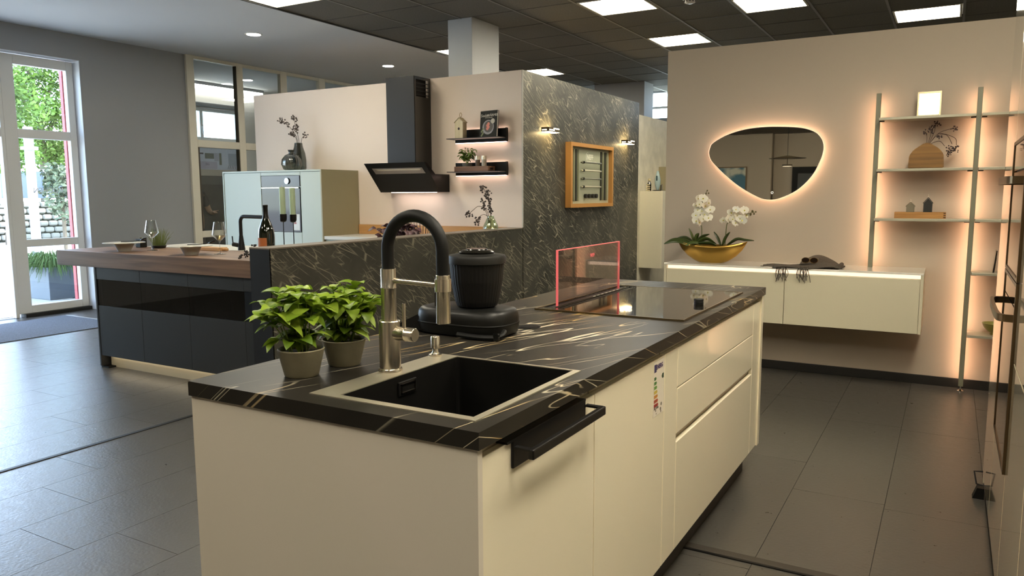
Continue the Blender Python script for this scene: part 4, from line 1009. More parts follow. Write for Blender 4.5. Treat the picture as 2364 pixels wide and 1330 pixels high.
def oven(z0, z1, zh, label):
    t = thing('oven', label, 'oven', (.5, 3.175, z0))
    obj('body', box(BM(), .205, .75, 2.874, 3.476, z0 + .002, z1 - .002), BLACK, t)
    b_ = BM()
    for a in ((2.874, 2.892, z0, z1), (3.458, 3.476, z0, z1), (2.892, 3.458, z0, z0 + .012), (2.892, 3.458, z1 - .012, z1)): box(b_, .192, .205, *a)
    obj('trim_frame', b_, BRZ, t)
    dd = obj('door', box(BM(), .195, .205, 2.893, 3.457, z0 + .013, zh + .012), OVG, t)
    obj('control_panel', box(BM(), .195, .205, 2.893, 3.457, zh + .018, z1 - .013), OVG, t)
    h_ = BM(); cv = bez([(.195, 2.915, zh - .02), (.162, 2.93, zh - .02), (.152, 2.99, zh - .02), (.150, 3.175, zh - .02), (.152, 3.36, zh - .02), (.162, 3.42, zh - .02), (.195, 3.435, zh - .02)], 5)
    rows = []
    for i, p in enumerate(cv):
        d = (cv[min(i + 1, len(cv) - 1)] - cv[max(i - 1, 0)]).normalized(); nrm = Vector((-d.y, d.x, 0)) * .006
        rows.append([h_.verts.new(p + nrm + Vector((0, 0, .012))), h_.verts.new(p - nrm + Vector((0, 0, .012))), h_.verts.new(p - nrm - Vector((0, 0, .012))), h_.verts.new(p + nrm - Vector((0, 0, .012)))])
    for a, b in zip(rows, rows[1:]):
        for k in range(4): h_.faces.new((a[k], a[(k + 1) % 4], b[(k + 1) % 4], b[k]))
    h_.faces.new(rows[0]); h_.faces.new(list(reversed(rows[-1])))
    obj('handle', h_, BRZ, dd, label='bronze bow handle')
oven(.456, 1.082, .985, 'lower bronze framed oven with bow handle')
oven(1.086, 1.556, 1.43, 'upper bronze framed oven with bow handle')
ft = thing('plinth_stop', 'small black stop at the foot of the tall cabinet', 'door stop', (.18, 3.93, 0))
b_ = BM(); prism(b_, [(.155, 3.90, .0), (.2, 3.90, 0), (.2, 3.90, .05), (.172, 3.90, .05)], (0, .05, 0)); obj('wedge', b_, BLACK, ft)
b_ = BM(); tube(b_, [(.198, 3.945, .05), (.170, 3.955, .052), (.160, 3.99, .098), (.194, 3.995, .1)], .004, 6); obj('wire_loop', b_, BLACK, ft)
# ---------------------------------------------------------------- bar with dark cabinet
BARW = wood('walnut bar', (104, 80, 62), (146, 116, 92), 'X', .42)
bt = thing('walnut_counter', 'thick walnut bar counter overhanging towards the entrance', 'counter', (-5.2, 3.88, .815))
obj('slab', box(BM(), -6.36, -4.064, 3.566, 4.20, .815, .935, .003), BARW, bt)
bc = thing('bar_cabinet', 'dark grey bar cabinet with a glazed niche under the walnut top', 'cabinet', (-5.0, 3.87, 0))
obj('side_panel', box(BM(), -5.90, -5.884, 3.592, 4.15, .012, .814), mat('anthracite edge', (40, 41, 42), .45), bc)
obj('foot', box(BM(), -5.90, -5.80, 3.60, 3.70, 0, .011), BLACK, bc)
b_ = BM(); box(b_, -5.884, -4.064, 3.96, 4.15, .1, .814); box(b_, -5.884, -4.064, 3.615, 3.96, .1, .495); box(b_, -5.884, -4.064, 3.615, 3.96, .722, .814); obj('carcass', b_, mat('dark carcass', (34, 34, 35), .5), bc)
b_ = BM()
for x in (-5.884, -5.33, -4.775, -4.19): box(b_, x, x + .016, 3.63, 3.96, .496, .721)
obj('divider', b_, mat('dark carcass', (34, 34, 35), .5), bc)
xs_ = [(-5.882, -5.329), (-5.326, -4.772), (-4.769, -4.188), (-4.185, -4.066)]
for a, b in xs_:
    obj('door', box(BM(), a, b, 3.595, 3.614, .10, .505, .0015), DARK_GREY, bc)
    obj('drawer', box(BM(), a, b, 3.595, 3.614, .717, .812, .0015), DARK_GREY, bc)
for a, b in xs_[:3]: obj('glass_flap', box(BM(), a, b, 3.600, 3.606, .507, .715), thin_glass('smoked glass', (150, 146, 142), .05, .4), bc, label='smoked glass flap')
obj('filler_panel', box(BM(), -4.185, -4.066, 3.597, 3.612, .507, .715), BLACK, bc)
wb = thing('wooden_box', 'brown wooden box inside the glazed bar niche', 'box', (-5.0, 3.8, .4955))
b_ = BM(); box(b_, -5.12, -4.90, 3.70, 3.90, .4955, .70, .002); obj('body', b_, wood('box wood', (112, 80, 56), (150, 112, 80), 'Z', .5), wb)
obj('lid', box(BM(), -5.125, -4.895, 3.695, 3.905, .70, .715, .002), wood('box wood', (112, 80, 56), (150, 112, 80), 'Z', .5), wb)
pl = obj('plinth', box(BM(), -5.86, -4.07, 3.66, 3.675, 0, .099), mat('pale plinth', (196, 188, 166), .5), bc)
obj('plinth_light', box(BM(), -5.84, -4.08, 3.625, 3.645, .092, .0985), emit('plinth led', (1., .84, .60), 4.0), bc)

# sink counter behind the bar
sc2 = thing('sink_counter', 'pale kitchen counter behind the walnut bar', 'counter', (-5.2, 4.52, 0))
obj('worktop', box(BM(), -6.36, -4.064, 4.202, 4.85, .885, .918, .002), mat('pale worktop', (196, 192, 180), .4), sc2)
obj('base', box(BM(), -6.33, -4.066, 4.205, 4.81, .1, .885), MINT, sc2)
for k in range(4): obj('door', box(BM(), -6.33 + k * .566, -5.768 + k * .566, 4.812, 4.83, .1, .88, .0015), MINT, sc2)
obj('plinth', box(BM(), -6.3, -4.07, 4.25, 4.78, 0, .099), BLACK, sc2)
# black tap behind the bar
bt2 = thing('black_tap', 'matt black angular tap behind the bar', 'tap', (-5.15, 4.42, .918))
b_ = BM(); lathe(b_, [(.030, .918), (.030, .93), (.026, .96), (.021, 1.0), (.0165, 1.04)], (-5.15, 4.42, 0), 20); obj('body', b_, BLACK_METAL, bt2, smooth=True)
b_ = BM(); tube(b_, [(-5.15, 4.42, 1.0), (-5.15, 4.42, 1.15)] + [(x, 4.42, z) for x, z in arc(-5.105, 1.155, .045, PI, PI / 2, 6)] + [(-4.98, 4.42, 1.198), (-4.84, 4.42, 1.196)], .0155, 12); sp_ = obj('spout', b_, BLACK_METAL, bt2, smooth=True)
b_ = BM(); cyl(b_, (-4.845, 4.42, 0), .012, 1.172, 1.19, seg=14); obj('nozzle', b_, BLACK_METAL, sp_, smooth=True)
b_ = BM(); tube(b_, [(-5.165, 4.41, .958), (-5.215, 4.385, .968)], .018, 12); lv_ = obj('valve', b_, BLACK_METAL, bt2, smooth=True)
b_ = BM(); tube(b_, [(-5.213, 4.387, .975), (-5.217, 4.385, 1.035)], .005, 8); obj('lever', b_, BLACK_METAL, lv_)

# place settings on the bar
CER = mat('grey glazed plate', (196, 193, 184), .35)
def soup_bowl(x, y, label):
    t = thing('soup_plate', label, 'plate', (x, y, .935), group='wide rimmed soup plates on the bar')
    b_ = BM(); lathe(b_, [(.0001, .002), (.046, .0), (.048, .003), (.073, .056), (.077, .0605), (.153, .066), (.156, .068), (.153, .0695), (.075, .065), (.070, .060), (.044, .007), (.0001, .006)], (0, 0, 0), 40)
    obj('bowl', b_, CER, t, smooth=True, local=True)
    b_ = BM(); lathe(b_, [(.1535, .0692), (.155, .0702), (.1565, .0685)], (0, 0, 0), 40); obj('rim', b_, mat('pale plate rim', (186, 182, 170), .3), t, local=True, smooth=True)
def spoon(x, y, az, label):
    t = thing('spoon', label, 'spoon', (x, y, 1.006), rotz=az, group='dark spoons on the soup plates')
    b_ = BM(); tube(b_, bez([(-.10, 0, .004), (-.02, 0, .006), (.06, 0, .012), (.085, 0, .018)], 5), .0028, 6); obj('handle', b_, mat('dark spoon', (44, 42, 40), .25, metal=.9), t, local=True, smooth=True)
    b_ = BM(); sph(b_, (0, 0, 0), 1, 14); b_.transform(Matrix.Translation((.115, 0, .026)) @ Matrix.Rotation(-.35, 4, 'Y') @ Matrix.Diagonal((.034, .019, .007, 1))); obj('bowl', b_, mat('dark spoon', (44, 42, 40), .25, metal=.9), t, local=True, smooth=True)
soup_bowl(-5.72, 3.745, 'wide rimmed grey soup plate nearer the entrance')
soup_bowl(-4.90, 3.735, 'wide rimmed grey soup plate nearer the wine bottle')
spoon(-5.66, 3.77, .25, 'dark spoon resting on the plate nearer the entrance')
spoon(-4.84, 3.76, .25, 'dark spoon resting on the plate nearer the wine bottle')
WG = thin_glass('wine glass', (250, 252, 252), .07, .95)
def wine_glass(x, y, label, wine=False):
    t = thing('wine_glass', label, 'wine glass', (x, y, .935), group='wine glasses on the bar')
    b_ = BM(); lathe(b_, [(.0001, .001), (.042, .001), (.0425, .003), (.02, .006), (.006, .012), (.0038, .03), (.0036, .085), (.006, .10)], (0, 0, 0), 28); obj('stem', b_, WG, t, local=True, smooth=True)
    b_ = BM(); lathe(b_, [(.005, .098), (.018, .108), (.052, .142), (.0535, .148), (.036, .240), (.0368, .243), (.0355, .243), (.0525, .148), (.051, .143), (.017, .110), (.0001, .103)], (0, 0, 0), 36); bw_ = obj('bowl', b_, WG, t, local=True, smooth=True)
    b_ = BM(); lathe(b_, [(.0001, .105), (.017, .1115), (.046, .139), (.0001, .139)], (0, 0, 0), 28)
    if wine: obj('wine', b_, thin_glass('white wine', (247, 241, 216), .05, .4), bw_, local=True, smooth=True)
    else: b_.free()
wine_glass(-5.585, 3.90, 'wine glass in front of the grey wall')
wine_glass(-4.745, 3.87, 'wine glass with a little white wine before the partition', True)
ml = thing('pepper_mill', 'small black mill behind the first wine glass', 'mill', (-6.02, 4.10, .935))
b_ = BM(); box(b_, -6.052, -5.988, 4.068, 4.132, .935, 1.008, .004); obj('body', b_, BLACK, ml)
b_ = BM(); cyl(b_, (-6.02, 4.10, 0), .012, 1.008, 1.02, seg=14); obj('knob', b_, CHROME, ml)
gp = thing('potted_grass', 'little pot of wispy green herbs at the back of the bar', 'potted plant', (-5.80, 4.11, .935))
b_ = BM(); lathe(b_, [(.05, .935), (.058, .95), (.06, .957), (.0001, .957)], (-5.80, 4.11, 0), 20); obj('pot', b_, mat('black pot', (22, 22, 22), .5), gp, smooth=True)
b_ = BM(); rnd = random.Random(9)
for k in range(150):
    a = rnd.uniform(0, 2 * PI); r = .05 * rnd.random() ** .5; q = rnd.uniform(.2, 1.3); h = rnd.uniform(.06, .15)
    p0 = Vector((-5.80 + r * math.cos(a), 4.11 + r * math.sin(a), .955)); d = Vector((math.cos(a), math.sin(a), 0)) * r * q
    tube(b_, [p0, p0 + d * .5 + Vector((0, 0, h * .6)), p0 + d * 1.2 + Vector((0, 0, h))], [.0014, .0014, .0005], 4)
obj('blades', b_, mat('herb green', (112, 124, 70), .6), gp, kind='stuff')
wbx = thing('cutting_board', 'small light wooden block behind the second plate', 'board', (-5.15, 4.13, .935))
obj('block', box(BM(), -5.28, -5.02, 4.08, 4.17, .935, .962, .004), wood('pale block', (176, 132, 82), (206, 164, 112), 'X', .5), wbx)
obj('handle', box(BM(), -5.02, -4.97, 4.11, 4.14, .938, .958, .006), wood('pale block', (176, 132, 82), (206, 164, 112), 'X', .5), wbx)
bb2 = thing('berry_sprig', 'dark berry sprig lying at the right end of the bar', 'twig', (-4.2, 3.68, .935))
branch(bb2, [[(-4.10, 3.70, .945), (-4.17, 3.66, .975), (-4.24, 3.62, .955)], [(-4.12, 3.70, .945), (-4.16, 3.70, 1.0), (-4.18, 3.68, 1.03)]], [((-4.18, 3.64, .97), .035, 16), ((-4.24, 3.63, .955), .02, 9), ((-4.17, 3.68, 1.01), .03, 12), ((-4.14, 3.66, .955), .02, 8)], .007, TWIG, mat('black berry', (26, 20, 20), .4), 6)

bo_ = thing('wine_bottle', 'dark sparkling wine bottle with orange label behind the low wall', 'bottle', (-4.17, 3.80, .935))
b_ = BM(); lathe(b_, [(.05, .935), (.0555, .94), (.0565, .96), (.0565, 1.10), (.052, 1.135), (.036, 1.18), (.022, 1.215), (.0165, 1.24), (.0155, 1.29), (.0175, 1.292), (.0175, 1.305), (.0001, 1.307)], (-4.17, 3.80, 0), 32); obj('glass', b_, mat('bottle green', (20, 24, 14), .06, coat=.5), bo_, smooth=True)
b_ = BM(); pr_ = []
for k in range(15):
    a = -2.5 + 1.8 * k / 14; pr_.append(((-4.17 + .0572 * math.cos(a), 3.80 + .0572 * math.sin(a))))
for (xa, ya), (xb, yb) in zip(pr_, pr_[1:]): b_.faces.new([b_.verts.new(p) for p in ((xa, ya, 1.0), (xb, yb, 1.0), (xb, yb, 1.078), (xa, ya, 1.078))])
obj('label', b_, mat('orange label', (176, 100, 50), .55), bo_, label='orange paper label')
b_ = BM(); lathe(b_, [(.0235, 1.212), (.0178, 1.24), (.0168, 1.289), (.0185, 1.292), (.0185, 1.306), (.0001, 1.3085)], (-4.17, 3.80, 0), 24); obj('foil', b_, mat('dark foil', (30, 28, 24), .35, metal=.5), bo_, smooth=True)

def candle_stand(x, y, label, dz=0.):
    t = thing('candle_stand', label, 'candle holder', (x, y, .918), group='black candle stands behind the low wall')
    b_ = BM(); lathe(b_, [(.034, 0), (.034, .004), (.004, .008), (.0035, .25 + dz)], (0, 0, 0), 20); obj('stand', b_, BLACK_METAL, t, local=True, smooth=True)
    b_ = BM(); lathe(b_, [(.004, .245 + dz), (.022, .252 + dz), (.0275, .268 + dz), (.0285, .31 + dz), (.0265, .31 + dz), (.0255, .27 + dz), (.0001, .262 + dz)], (0, 0, 0), 24); obj('cup', b_, BLACK_METAL, t, local=True, smooth=True)
    cd = thing('pillar_candle', label.replace('black candle stand', 'sage green candle in the stand'), 'candle', (x, y, .918 + .263 + dz), group='sage green candles')
    b_ = BM(); lathe(b_, [(.0225, 0), (.0225, .25), (.021, .254), (.0001, .252)], (0, 0, 0), 24); obj('wax', b_, mat('sage wax', (150, 168, 138), .5), cd, local=True, smooth=True)
    b_ = BM(); tube(b_, [(0, 0, .25), (.001, 0, .262), (-.001, 0, .27)], .0014, 5); obj('wick', b_, mat('pale wick', (214, 206, 188), .8), cd, local=True)
candle_stand(-4.525, 4.30, 'black candle stand nearer the bottle')
candle_stand(-4.50, 4.38, 'black candle stand nearer the stone wall', -.005)

# ---------------------------------------------------------------- mint tall block with oven, vases
mc = thing('mint_cabinet', 'free standing mint green tall cabinet block with built in oven', 'cabinet', (-6.9, 6.67, 0))
b_ = BM(); box(b_, -7.70, -7.682, 6.372, 6.985, 0, 1.66); box(b_, -7.682, -6.108, 6.372, 6.985, 1.642, 1.66); obj('frame', b_, MINT, mc)
obj('side_panel', box(BM(), -6.108, -6.09, 6.372, 6.985, 0, 1.66), mat('mint side panel', (150, 142, 112), .45), mc)
b_ = BM()
for a in ((-7.682, -7.05, 6.40, 6.98, .1, 1.64), (-6.42, -6.108, 6.40, 6.98, .1, 1.64), (-7.05, -6.42, 6.40, 6.98, .1, .94), (-7.05, -6.42, 6.40, 6.98, 1.602, 1.64), (-7.05, -6.42, 6.93, 6.98, .94, 1.602)): box(b_, *a)
obj('carcass', b_, mat('mint carcass', (120, 128, 122), .5), mc)
for a in ((-7.679, -7.053, .10, 1.639), (-6.417, -6.111, .10, 1.639), (-7.049, -6.421, .10, .952), (-7.049, -6.421, 1.601, 1.639)):
    obj('door', box(BM(), a[0], a[1], 6.378, 6.398, a[2], a[3], .0015), MINT, mc)
obj('plinth', box(BM(), -7.68, -6.11, 6.42, 6.95, 0, .098), BLACK, mc)
ov = thing('built_in_oven', 'black glass oven in the mint cabinet', 'oven', (-6.73, 6.6, .955))
obj('body', box(BM(), -7.045, -6.425, 6.39, 6.92, .956, 1.598), mat('dark steel', (70, 68, 64), .3, metal=1), ov)
OVB = mat('oven front glass', (8, 8, 9), .06, spec=.22)
od = obj('door', box(BM(), -7.040, -6.43, 6.376, 6.389, .958, 1.455), OVB, ov)
obj('control_panel', box(BM(), -7.040, -6.43, 6.376, 6.389, 1.476, 1.596), OVB, ov)
obj('handle', box(BM(), -7.036, -6.434, 6.362, 6.372, 1.452, 1.468, .003), STEEL_FLAT, od)
b_ = BM(); cyl(b_, (-6.62, 0, 1.537), .036, 6.362, 6.376, axis='Y', seg=24); obj('dial', b_, mat('steel dial', (120, 122, 124), .3, metal=1), ov, smooth=True)
lp = obj('paper_label', box(BM(), -6.545, -6.445, 6.3745, 6.3755, .975, 1.16), mat('white paper', (214, 214, 208), .6), ov, label='white paper energy label')
for k, c in enumerate(cols): obj('rating_bar', box(BM(), -6.538, -6.515 + k * .003, 6.374, 6.3745, 1.12 - k * .012, 1.129 - k * .012), mat('label bar %d' % k, c, .5), lp)

SMK = thin_glass('smoky glass', (200, 202, 197), .05, .6)
v1 = thing('round_vase', 'round ribbed smoky glass vase, in front of the other', 'vase', (-6.79, 6.62, 1.66))
b_ = BM(); lathe(b_, [(.06, 1.6605), (.095, 1.68), (.118, 1.735), (.11, 1.795), (.075, 1.84), (.032, 1.862), (.028, 1.88), (.038, 1.905), (.036, 1.905), (.026, 1.88), (.029, 1.86), (.072, 1.836), (.106, 1.793), (.114, 1.735), (.092, 1.684), (.0001, 1.668)], (-6.79, 6.62, 0), 72, flute=.022, nfl=18); obj('glass', b_, SMK, v1, smooth=True)
b_ = BM(); lathe(b_, [(.030, 1.862), (.0285, 1.88), (.0385, 1.905), (.0405, 1.905), (.031, 1.88)], (-6.79, 6.62, 0), 28); obj('neck', b_, mat('dark smoky glass', (50, 52, 48), .15), v1, smooth=True)
v2 = thing('bottle_vase', 'tall smoky glass vase with dry berry twigs on the mint cabinet', 'vase', (-6.87, 6.82, 1.66))
b_ = BM(); lathe(b_, [(.07, 1.6605), (.085, 1.70), (.085, 1.80), (.075, 1.88), (.052, 1.95), (.045, 2.0), (.043, 2.0), (.05, 1.95), (.072, 1.88), (.082, 1.80), (.082, 1.70), (.0001, 1.668)], (-6.87, 6.82, 0), 48, flute=.02, nfl=16); obj('glass', b_, SMK, v2, smooth=True)
GBERRY = mat('grey brown berry', (78, 62, 52), .6)
Y2 = 6.82
branch(v2, [[(-6.88, Y2, 1.70), (-6.88, Y2, 2.0), (-6.93, Y2, 2.12), (-7.06, Y2, 2.24), (-7.14, Y2, 2.28)], [(-6.87, Y2, 1.72), (-6.86, Y2, 2.02), (-6.90, Y2, 2.16), (-6.93, Y2, 2.30)], [(-6.87, Y2, 1.72), (-6.82, Y2, 2.02), (-6.76, Y2, 2.09)], [(-6.87, Y2, 1.72), (-6.90, Y2, 2.04), (-6.97, Y2, 2.10)]],
       [((-7.14, Y2, 2.28), .05, 14), ((-7.06, Y2, 2.23), .045, 12), ((-6.94, Y2, 2.29), .05, 14), ((-6.94, Y2, 2.14), .06, 18), ((-6.99, Y2, 2.09), .04, 9), ((-6.76, Y2, 2.08), .045, 10), ((-6.90, Y2, 2.2), .04, 9)], .010, mat('grey twig', (88, 74, 60), .8), GBERRY, 7, .003)

# ---------------------------------------------------------------- niche counter, basket, purple basil
nc = thing('hob_counter', 'kitchen counter with oak splashback under the cooker hood', 'counter', (-5.0, 6.68, 0))
obj('worktop', box(BM(), -6.085, -4.066, 6.38, 6.962, .88, .918, .002), mat('pale worktop', (196, 192, 180), .4), nc)
obj('base', box(BM(), -6.08, -4.07, 6.42, 6.96, .1, .88), MINT, nc)
for k in range(3): obj('door', box(BM(), -6.08 + k * .67, -5.414 + k * .67, 6.40, 6.418, .1, .875, .0015), MINT, nc)
obj('plinth', box(BM(), -6.05, -4.08, 6.46, 6.95, 0, .099), BLACK, nc)
obj('splashback', box(BM(), -6.085, -4.066, 6.964, 6.988, .90, 1.03), wood('oak splash', (176, 130, 78), (198, 152, 98), 'X', .5), nc, label='oak splashback strip')
lc = thing('low_wall_counter', 'narrow counter along the inside of the low stone wall', 'counter', (-4.3, 5.5, 0))
obj('worktop', box(BM(), -4.62, -4.064, 4.86, 6.30, .88, .918, .002), mat('pale worktop', (196, 192, 180), .4), lc)
obj('base', box(BM(), -4.60, -4.066, 4.87, 6.28, .1, .88), MINT, lc)
obj('plinth', box(BM(), -4.56, -4.07, 4.9, 6.25, 0, .099), BLACK, lc)
PURP = leaf_material('purple leaf', (62, 34, 44), (104, 70, 76), .5)
pm_ = leaf_mesh('purple_leaf', .07, .024, PURP, fold=.3, droop=.5, n=5, wave=.003)
pb = thing('purple_basil', 'dark purple basil peeping over the low wall', 'potted plant', (-4.22, 5.32, .918))
b_ = BM(); lathe(b_, [(.07, .918), (.09, 1.0), (.085, 1.0), (.0001, .985)], (-4.22, 5.32, 0), 20); obj('pot', b_, BLACK, pb, smooth=True)
rnd = random.Random(12); sb_ = BM()
for k in range(95):
    lobe = rnd.random()
    c = Vector((0, -.20, 0)) if lobe < .3 else Vector((0, .12, .02))
    rad = (.055, .07, .09) if lobe < .3 else (.07, .17, .07)
    d = Vector((rnd.gauss(0, 1), rnd.gauss(0, 1), abs(rnd.gauss(0, .8)))).normalized()
    p = c + Vector((d.x * rad[0], d.y * rad[1], .085 + d.z * rad[2] * 1.2))
    share(pm_, 'leaf', pb, orient(p, rnd.uniform(0, 2 * PI), rnd.uniform(-.6, .6), rnd.uniform(-.5, .5), rnd.uniform(.7, 1.2)))
    if k % 5 == 0: tube(sb_, [(-4.22, 5.32, .99), Vector((-4.22, 5.32, .918)) + p], .003, 5)
obj('stems', sb_, mat('purple stem', (70, 44, 44), .6), pb, smooth=True)
wbk = thing('wire_basket', 'round wire basket with oak lid on the hob counter', 'basket', (-4.93, 6.62, .918))
cx, cy_ = -4.93, 6.62
b_ = BM()
for k in range(26):
    a = 2 * PI * k / 26; tube(b_, [(cx + .115 * math.cos(a), cy_ + .115 * math.sin(a), .92), (cx + .145 * math.cos(a), cy_ + .145 * math.sin(a), 1.105)], .0026, 5)
for r, z in ((.115, .922), (.145, 1.105)): tube(b_, [(cx + r * math.cos(2 * PI * k / 28), cy_ + r * math.sin(2 * PI * k / 28), z) for k in range(29)], .003, 6, cap=False)
obj('wires', b_, mat('brown wire', (92, 66, 46), .5), wbk)
b_ = BM(); lathe(b_, [(.0001, 1.108), (.15, 1.108), (.152, 1.112), (.14, 1.126), (.0001, 1.128)], (cx, cy_, 0), 32); obj('lid', b_, wood('oak lid', (182, 132, 76), (206, 160, 104), 'X', .5), wbk, smooth=True)

gv = thing('glass_vase', 'clear green glass vase with dry twigs on the low wall', 'vase', (-3.97, 6.50, 1.028))
b_ = BM(); lathe(b_, [(.066, 1.0285), (.078, 1.036), (.070, 1.07), (.046, 1.12), (.032, 1.15), (.034, 1.162), (.031, 1.162), (.029, 1.15), (.043, 1.12), (.066, 1.07), (.072, 1.042), (.0001, 1.036)], (-3.97, 6.50, 0), 48, flute=.03, nfl=12); obj('glass', b_, thin_glass('green glass', (236, 243, 226), .06, .8), gv, smooth=True)
def S(pts): return [(-3.97, y, z) for y, z in pts]
branch(gv, [S([(6.5, 1.05), (6.50, 1.16), (6.47, 1.28), (6.42, 1.37), (6.36, 1.45)]), S([(6.5, 1.05), (6.51, 1.16), (6.50, 1.26), (6.46, 1.36), (6.44, 1.42)]), S([(6.49, 1.05), (6.45, 1.19), (6.38, 1.25), (6.35, 1.33)]), S([(6.49, 1.05), (6.40, 1.22), (6.28, 1.26), (6.17, 1.22), (6.10, 1.19)]), S([(6.49, 1.1), (6.42, 1.17), (6.32, 1.17), (6.22, 1.11)])],
       [(( -3.97, y, z), r, n) for y, z, r, n in ((6.36, 1.44, .04, 12), (6.34, 1.41, .03, 8), (6.42, 1.37, .035, 12), (6.46, 1.39, .035, 10), (6.47, 1.32, .035, 12), (6.49, 1.27, .03, 12), (6.50, 1.22, .035, 14), (6.36, 1.31, .035, 10), (6.38, 1.25, .03, 10), (6.12, 1.20, .04, 14), (6.08, 1.185, .03, 8), (6.24, 1.12, .045, 14), (6.27, 1.14, .03, 8))], .0085, mat('grey twig', (88, 74, 60), .8), mat('dark brown berry', (52, 36, 28), .6), 8, .0026)

# ---------------------------------------------------------------- cooker hood
HOODG = mat('hood black glass', (10, 10, 11), .3, spec=.2)
hd = thing('cooker_hood', 'slanted black glass cooker hood with tall chimney', 'cooker hood', (-5.2, 6.98, 1.40))
CH = mat('anthracite metal', (42, 40, 38), .42, spec=.3)
b_ = BM(); box(b_, -5.405, -5.03, 6.69, 6.694, 1.60, 2.63); box(b_, -5.405, -5.401, 6.694, 6.985, 1.60, 2.63); obj('chimney', b_, CH, hd)
b_ = BM()
for a in ((6.694, 6.985, 1.59, 2.42), (6.694, 6.72, 2.42, 2.63), (6.95, 6.985, 2.42, 2.63), (6.72, 6.95, 2.60, 2.63)): box(b_, -5.03, -5.025, *a)
chs = obj('chimney_side', b_, BLACK_GLOSS, hd)
b_ = BM()
for z in (2.44, 2.48, 2.52, 2.56): box(b_, -5.034, -5.03, 6.72, 6.95, z, z + .008)
obj('vent_louvre', b_, BLACK_METAL, chs)
obj('vent_back', box(BM(), -5.09, -5.085, 6.70, 6.98, 2.40, 2.625), BLACK, chs)
SP = [(6.80, 1.402), (6.984, 1.402), (6.984, 1.592), (6.72, 1.592), (6.56, 1.713), (6.525, 1.713)]
b_ = BM(); prism(b_, [(-5.605, y, z) for y, z in SP], (.815, 0, 0)); obj('body', b_, HOODG, hd)
nrm = Vector((0, -.311, -.275)).normalized()
def onp(x, s): return Vector((x, 6.525 + .275 * s, 1.713 - .311 * s)) + nrm * .002
b_ = BM(); prism(b_, [onp(-5.53, .17), onp(-4.855, .17), onp(-4.845, .36), onp(-5.52, .36)], -nrm * .001); vtm = obj('vent_opening', b_, mat('steel filter', (150, 142, 138), .3, metal=.9), hd)
b_ = BM(); prism(b_, [onp(-5.49, .20) + nrm * .001, onp(-4.88, .20) + nrm * .001, onp(-4.89, .25) + nrm * .001, onp(-5.48, .25) + nrm * .001], -nrm * .001); obj('filter_bar', b_, CHROME, vtm)
obj('lamp', box(BM(), -5.50, -4.90, 6.86, 6.90, 1.398, 1.4015), emit('hood led', (1, .80, .70), 14.0), hd)

# ---------------------------------------------------------------- lit black wall shelves
SHL = emit('shelf led', (1, .70, .58), 10.0)
def wall_shelf(z0, label):
    t = thing('wall_shelf', label, 'shelf', (-4.36, 6.985, z0), group='lit black wall shelves')
    obj('back_panel', box(BM(), -4.684, -4.038, 6.950, 6.968, z0, z0 + .137), BLACK, t)
    obj('wall_rail', box(BM(), -4.66, -4.06, 6.968, 6.988, z0 + .03, z0 + .10), BLACK, t)
    obj('plate', box(BM(), -4.684, -4.045, 6.78, 6.950, z0 + .032, z0 + .040), mat('dark bronze plate', (54, 46, 42), .4), t)
    obj('end_plate', box(BM(), -4.045, -4.036, 6.93, 6.970, z0 - .002, z0 + .139), BLACK, t)
    obj('light_strip', box(BM(), -4.68, -4.05, 6.9505, 6.967, z0 - .006, z0 - .0005), SHL, t)
    obj('top_light_strip', box(BM(), -4.68, -4.05, 6.9695, 6.974, z0 + .128, z0 + .134), SHL, t)
wall_shelf(1.922, 'upper black wall shelf with bird house and cookbook')
wall_shelf(1.575, 'lower black wall shelf with herb box')
bh = thing('bird_house', 'little whitewashed wooden bird house on the upper wall shelf', 'bird house', (-4.53, 6.87, 1.962))
WW = wood('whitewashed wood', (176, 160, 126), (206, 192, 160), 'Z', .7)
z = 1.9625
b_ = BM(); prism(b_, [(-4.60, 6.82, z), (-4.50, 6.82, z), (-4.50, 6.82, z + .165), (-4.55, 6.82, z + .205), (-4.60, 6.82, z + .165)], (0, .075, 0)); obj('body', b_, WW, bh)
b_ = BM(); prism(b_, [(-4.608, 6.815, z + .162), (-4.55, 6.815, z + .212), (-4.492, 6.815, z + .162), (-4.492, 6.815, z + .168), (-4.55, 6.815, z + .219), (-4.608, 6.815, z + .168)], (0, .085, 0)); obj('roof', b_, WW, bh)
b_ = BM(); cyl(b_, (-4.55, 0, z + .10), .013, 6.8185, 6.822, axis='Y', seg=18); obj('hole', b_, mat('dark hole', (36, 16, 10), .8), bh)
b_ = BM(); tube(b_, bez([(-4.55, 6.858, z + .215), (-4.565, 6.858, z + .245), (-4.55, 6.858, z + .268), (-4.535, 6.858, z + .245), (-4.55, 6.858, z + .215)], 5), .003, 6); obj('cord_loop', b_, mat('jute', (150, 124, 86), .9), bh)
bk2 = thing('cookbook', 'dark cookbook with a food bowl on its cover', 'book', (-4.21, 6.87, 1.962))
mb = Matrix.Translation((-4.215, 6.865, 1.9625)) @ Matrix.Rotation(-.10, 4, 'X') @ Matrix.Rotation(-.12, 4, 'Z')
COV = mat('dark book cover', (40, 38, 32), .7, spec=.2)
def bpart(name, bm, m, par=bk2): bm.transform(mb); return obj(name, bm, m, par, smooth=False)
b_ = BM(); box(b_, -.11, .11, -.003, 0, 0, .275); box(b_, -.11, .11, .02, .023, 0, .275); box(b_, -.113, -.11, -.003, .023, 0, .275); bpart('cover', b_, COV)
b_ = BM(); box(b_, -.11, .105, .0, .02, .004, .271); bpart('pages', b_, mat('book pages', (206, 200, 186), .8))
def disc(x, z, r, y, m, name, par, seg=24):
    b_ = BM(); cyl(b_, (x, 0, z), r, y, y + .0006, axis='Y', seg=seg); bpart(name, b_, m, par)
cvp = [c for c in bk2.children if c.name.startswith('cover')][0]
